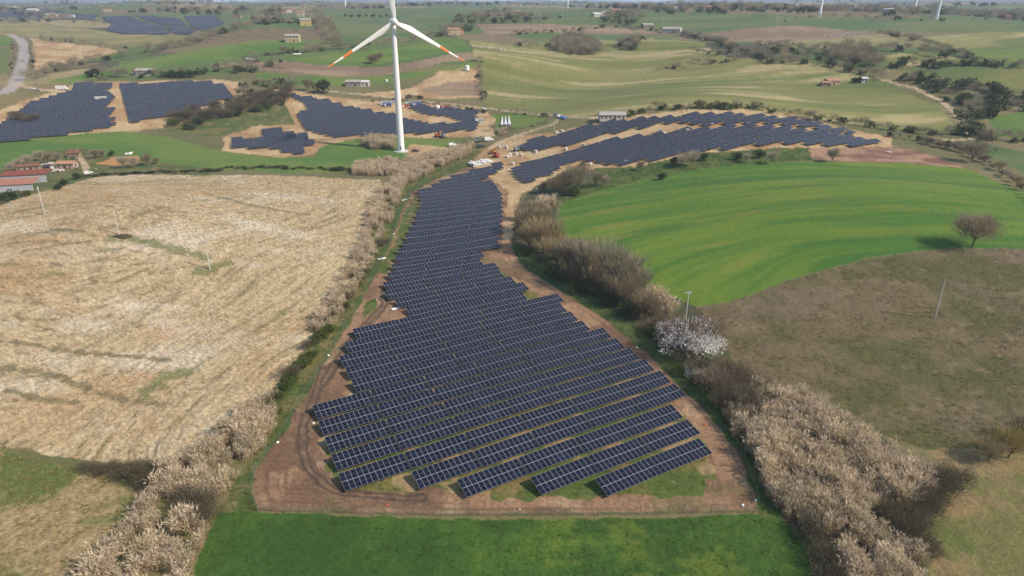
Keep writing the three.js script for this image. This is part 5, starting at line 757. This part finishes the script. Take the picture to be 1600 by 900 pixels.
for (const [x, y, m, yaw, t] of [[684, 214, plantRed, 0.6, 'red excavator beside the array behind the turbine'], [692, 215, plantGrey, 2.4, 'grey loader right of the red excavator'], [771, 240, plantYellow, 1.2, 'yellow excavator on the dirt above the central array'], [774, 246, plantRed, 2.6, 'red machine on the dirt below the yellow one'], [808, 236, plantGrey, 0.4, 'grey machine at the start of the hill array'], [745, 222, plantGrey, 0.2, 'grey pile driver on the track above the reeds']]) site(excavator(m), x, y, yaw, 'excavator', t, 'excavator', 'machines on the site');
const bagMat = mat([0.74, 0.74, 0.72], 0.7), redPlastic = mat([0.6, 0.08, 0.05], 0.5);
function sack(k, m) { const g = new THREE.SphereGeometry(0.32 * k, 12, 8), p = g.attributes.position; for (let i = 0; i < p.count; i++) { const s = 1 + 0.22 * noise(p.getX(i) * 4 + k, p.getZ(i) * 4); p.setXYZ(i, p.getX(i) * s * 1.2, Math.max(-0.16, p.getY(i) * 0.8) + 0.14, p.getZ(i) * s); } g.computeVertexNormals(); return new THREE.Mesh(g, m); }
for (const [x, y, k, m, t] of [[434, 692, 1, bagMat, 'white sack by the left fence near the lower corner'], [513, 556, 1, bagMat, 'white sack beside the left track'], [490, 662, 0.9, bagMat, 'white sack at the left end of the array rows'], [1160, 790, 0.9, bagMat, 'large white sack at the lower right corner of the plot'], [1181, 783, 0.9, bagMat, 'small white sack outside the lower right corner'], [995, 544, 0.9, bagMat, 'white sack on the earth strip by the right fence'], [1101, 664, 0.9, redPlastic, 'red plastic sack near the right end of the front rows'], [615, 366, 1.1, bagMat, 'white sack on the grass left of the narrow array'], [605, 790, 0.6, redPlastic, 'small red bundle on the earth by the front fence'], [812, 797, 0.5, bagMat, 'tiny white sack near the middle of the front fence'], [944, 522, 0.7, bagMat, 'white sack at a row end near the right fence'], [1040, 612, 0.7, bagMat, 'white sack at a row end on the lower right'], [838, 295, 0.9, bagMat, 'white sack below the first hill array rows'], [150, 264, 0.9, bagMat, 'white sack beside the farmyard path']]) { const o = sack(k, m); site(o, x, y, x, 'sack', t, 'sack', 'sacks left on the ground'); }
for (const [x, y, t] of [[597, 405, 'white sheet lying by the left fence'], [632, 313, 'pale blue sheet standing by the upper left fence'], [619, 483, 'loose pale panel by the notch of the array'], [900, 300, 'white plank on the earth below the hill array'], [1288, 229, 'white board row below the hill array'], [1390, 238, 'white boards on the reddish bare earth']]) { const o = new THREE.Group(); part('sheet', box(3, 0.06, 1.4, 0, 0.25, 0), bagMat, o); part('batten', [box(0.1, 0.22, 1.4, -1.2, 0.1, 0), box(0.1, 0.22, 1.4, 1.2, 0.1, 0)], palletWood, o); site(o, x, y, 0.5 + x, 'board', t, 'board', 'loose boards and sheets'); }
for (const [x, y, s, t] of [[80, 257, 1.5, 'white heap of salvage left in the farmyard'], [86, 263, 2, 'pale heap of salvage in the middle of the farmyard'], [92, 268, 1.6, 'low pale heap of salvage in the farmyard grass'], [118, 263, 1.5, 'white heap of salvage right of the cottage'], [64, 259, 1.4, 'grey heap of salvage behind the farmyard trees'], [116, 240, 1.1, 'white crate pile on the roof end of the brown hut'], [201, 241, 1.6, 'white heap beside the orange earth'], [388, 92, 3, 'pale scrap heap by the far hedge left of the turbine'], [393, 94, 3, 'second pale scrap heap by the far hedge'], [462, 85, 3.4, 'pale scrap pile below the vineyard hill']]) { const q = rng(x), l = []; for (let i = 0; i < 9; i++) { const g = box(s * (0.4 + q()), 0.4 + q() * 0.6, s * (0.3 + q() * 0.7)); g.rotateY(q() * 3); g.translate((q() - 0.5) * s * 2.4, 0.3 + q() * 0.6, (q() - 0.5) * s * 2); l.push(g); } const o = new THREE.Mesh(merge(l), i3(x)); site(o, x, y, 0, 'scrap_heap', t, 'scrap heap', 'heaps of salvage'); }
function i3(x) { return [bagMat, wallTone.grey, cardboard][x % 3]; }
// sheep
{ const body = new THREE.SphereGeometry(0.5, 10, 8); body.scale(1.25, 0.8, 0.75); body.translate(0, 0.72, 0); const head = new THREE.SphereGeometry(0.2, 8, 6); head.scale(1.3, 1, 0.8); head.translate(0.78, 0.85, 0); const legs = [[0.35, 0.2], [0.35, -0.2], [-0.35, 0.2], [-0.35, -0.2]].map(([x, z]) => rod([x, 0, z], [x, 0.5, z], 0.06, 0.07, 5));
  const wool = mat(C(226, 218, 202), 1), s0 = new THREE.Mesh(merge([body, head, ...legs]), wool), q = rng(6);
  const flock = (n, f, label, group) => { Array.from({ length: n }, (_, i) => f(i / n, q)).sort((a, b) => a[0] - b[0]).forEach(([x, y], i) => { const o = s0.clone(); o.scale.setScalar(1.3); site(o, x, y, q() * 6, 'sheep', ordinal(i + 1) + label, 'sheep', group); }); };
  flock(48, (t, r) => [1287 + 68 * t + (r() - 0.5) * 6, 58 - 7 * t + (r() - 0.5) * 3], ' white sheep from the left on the brown hilltop field', 'flock on the brown hilltop');
  flock(34, (t, r) => [738 + 52 * t + (r() - 0.5) * 5, 74 + 4 * t + (r() - 0.5) * 2], ' white sheep from the left on the olive slope by the rotor', 'flock on the olive slope'); }

// look-alikes are told apart by their order from left to right
{
  const same = {};
  for (const o of scene.children) if (o.userData.label && !o.userData.kind) (same[o.userData.label] ||= []).push(o);
  for (const [label, list] of Object.entries(same)) if (list.length > 1) list.sort((a, b) => Math.atan2(a.position.x, -a.position.z) - Math.atan2(b.position.x, -b.position.z)).forEach((o, i) => { o.userData.label = ordinal(i + 1) + ' from left, ' + label; });
}
renderer.render(scene, camera);
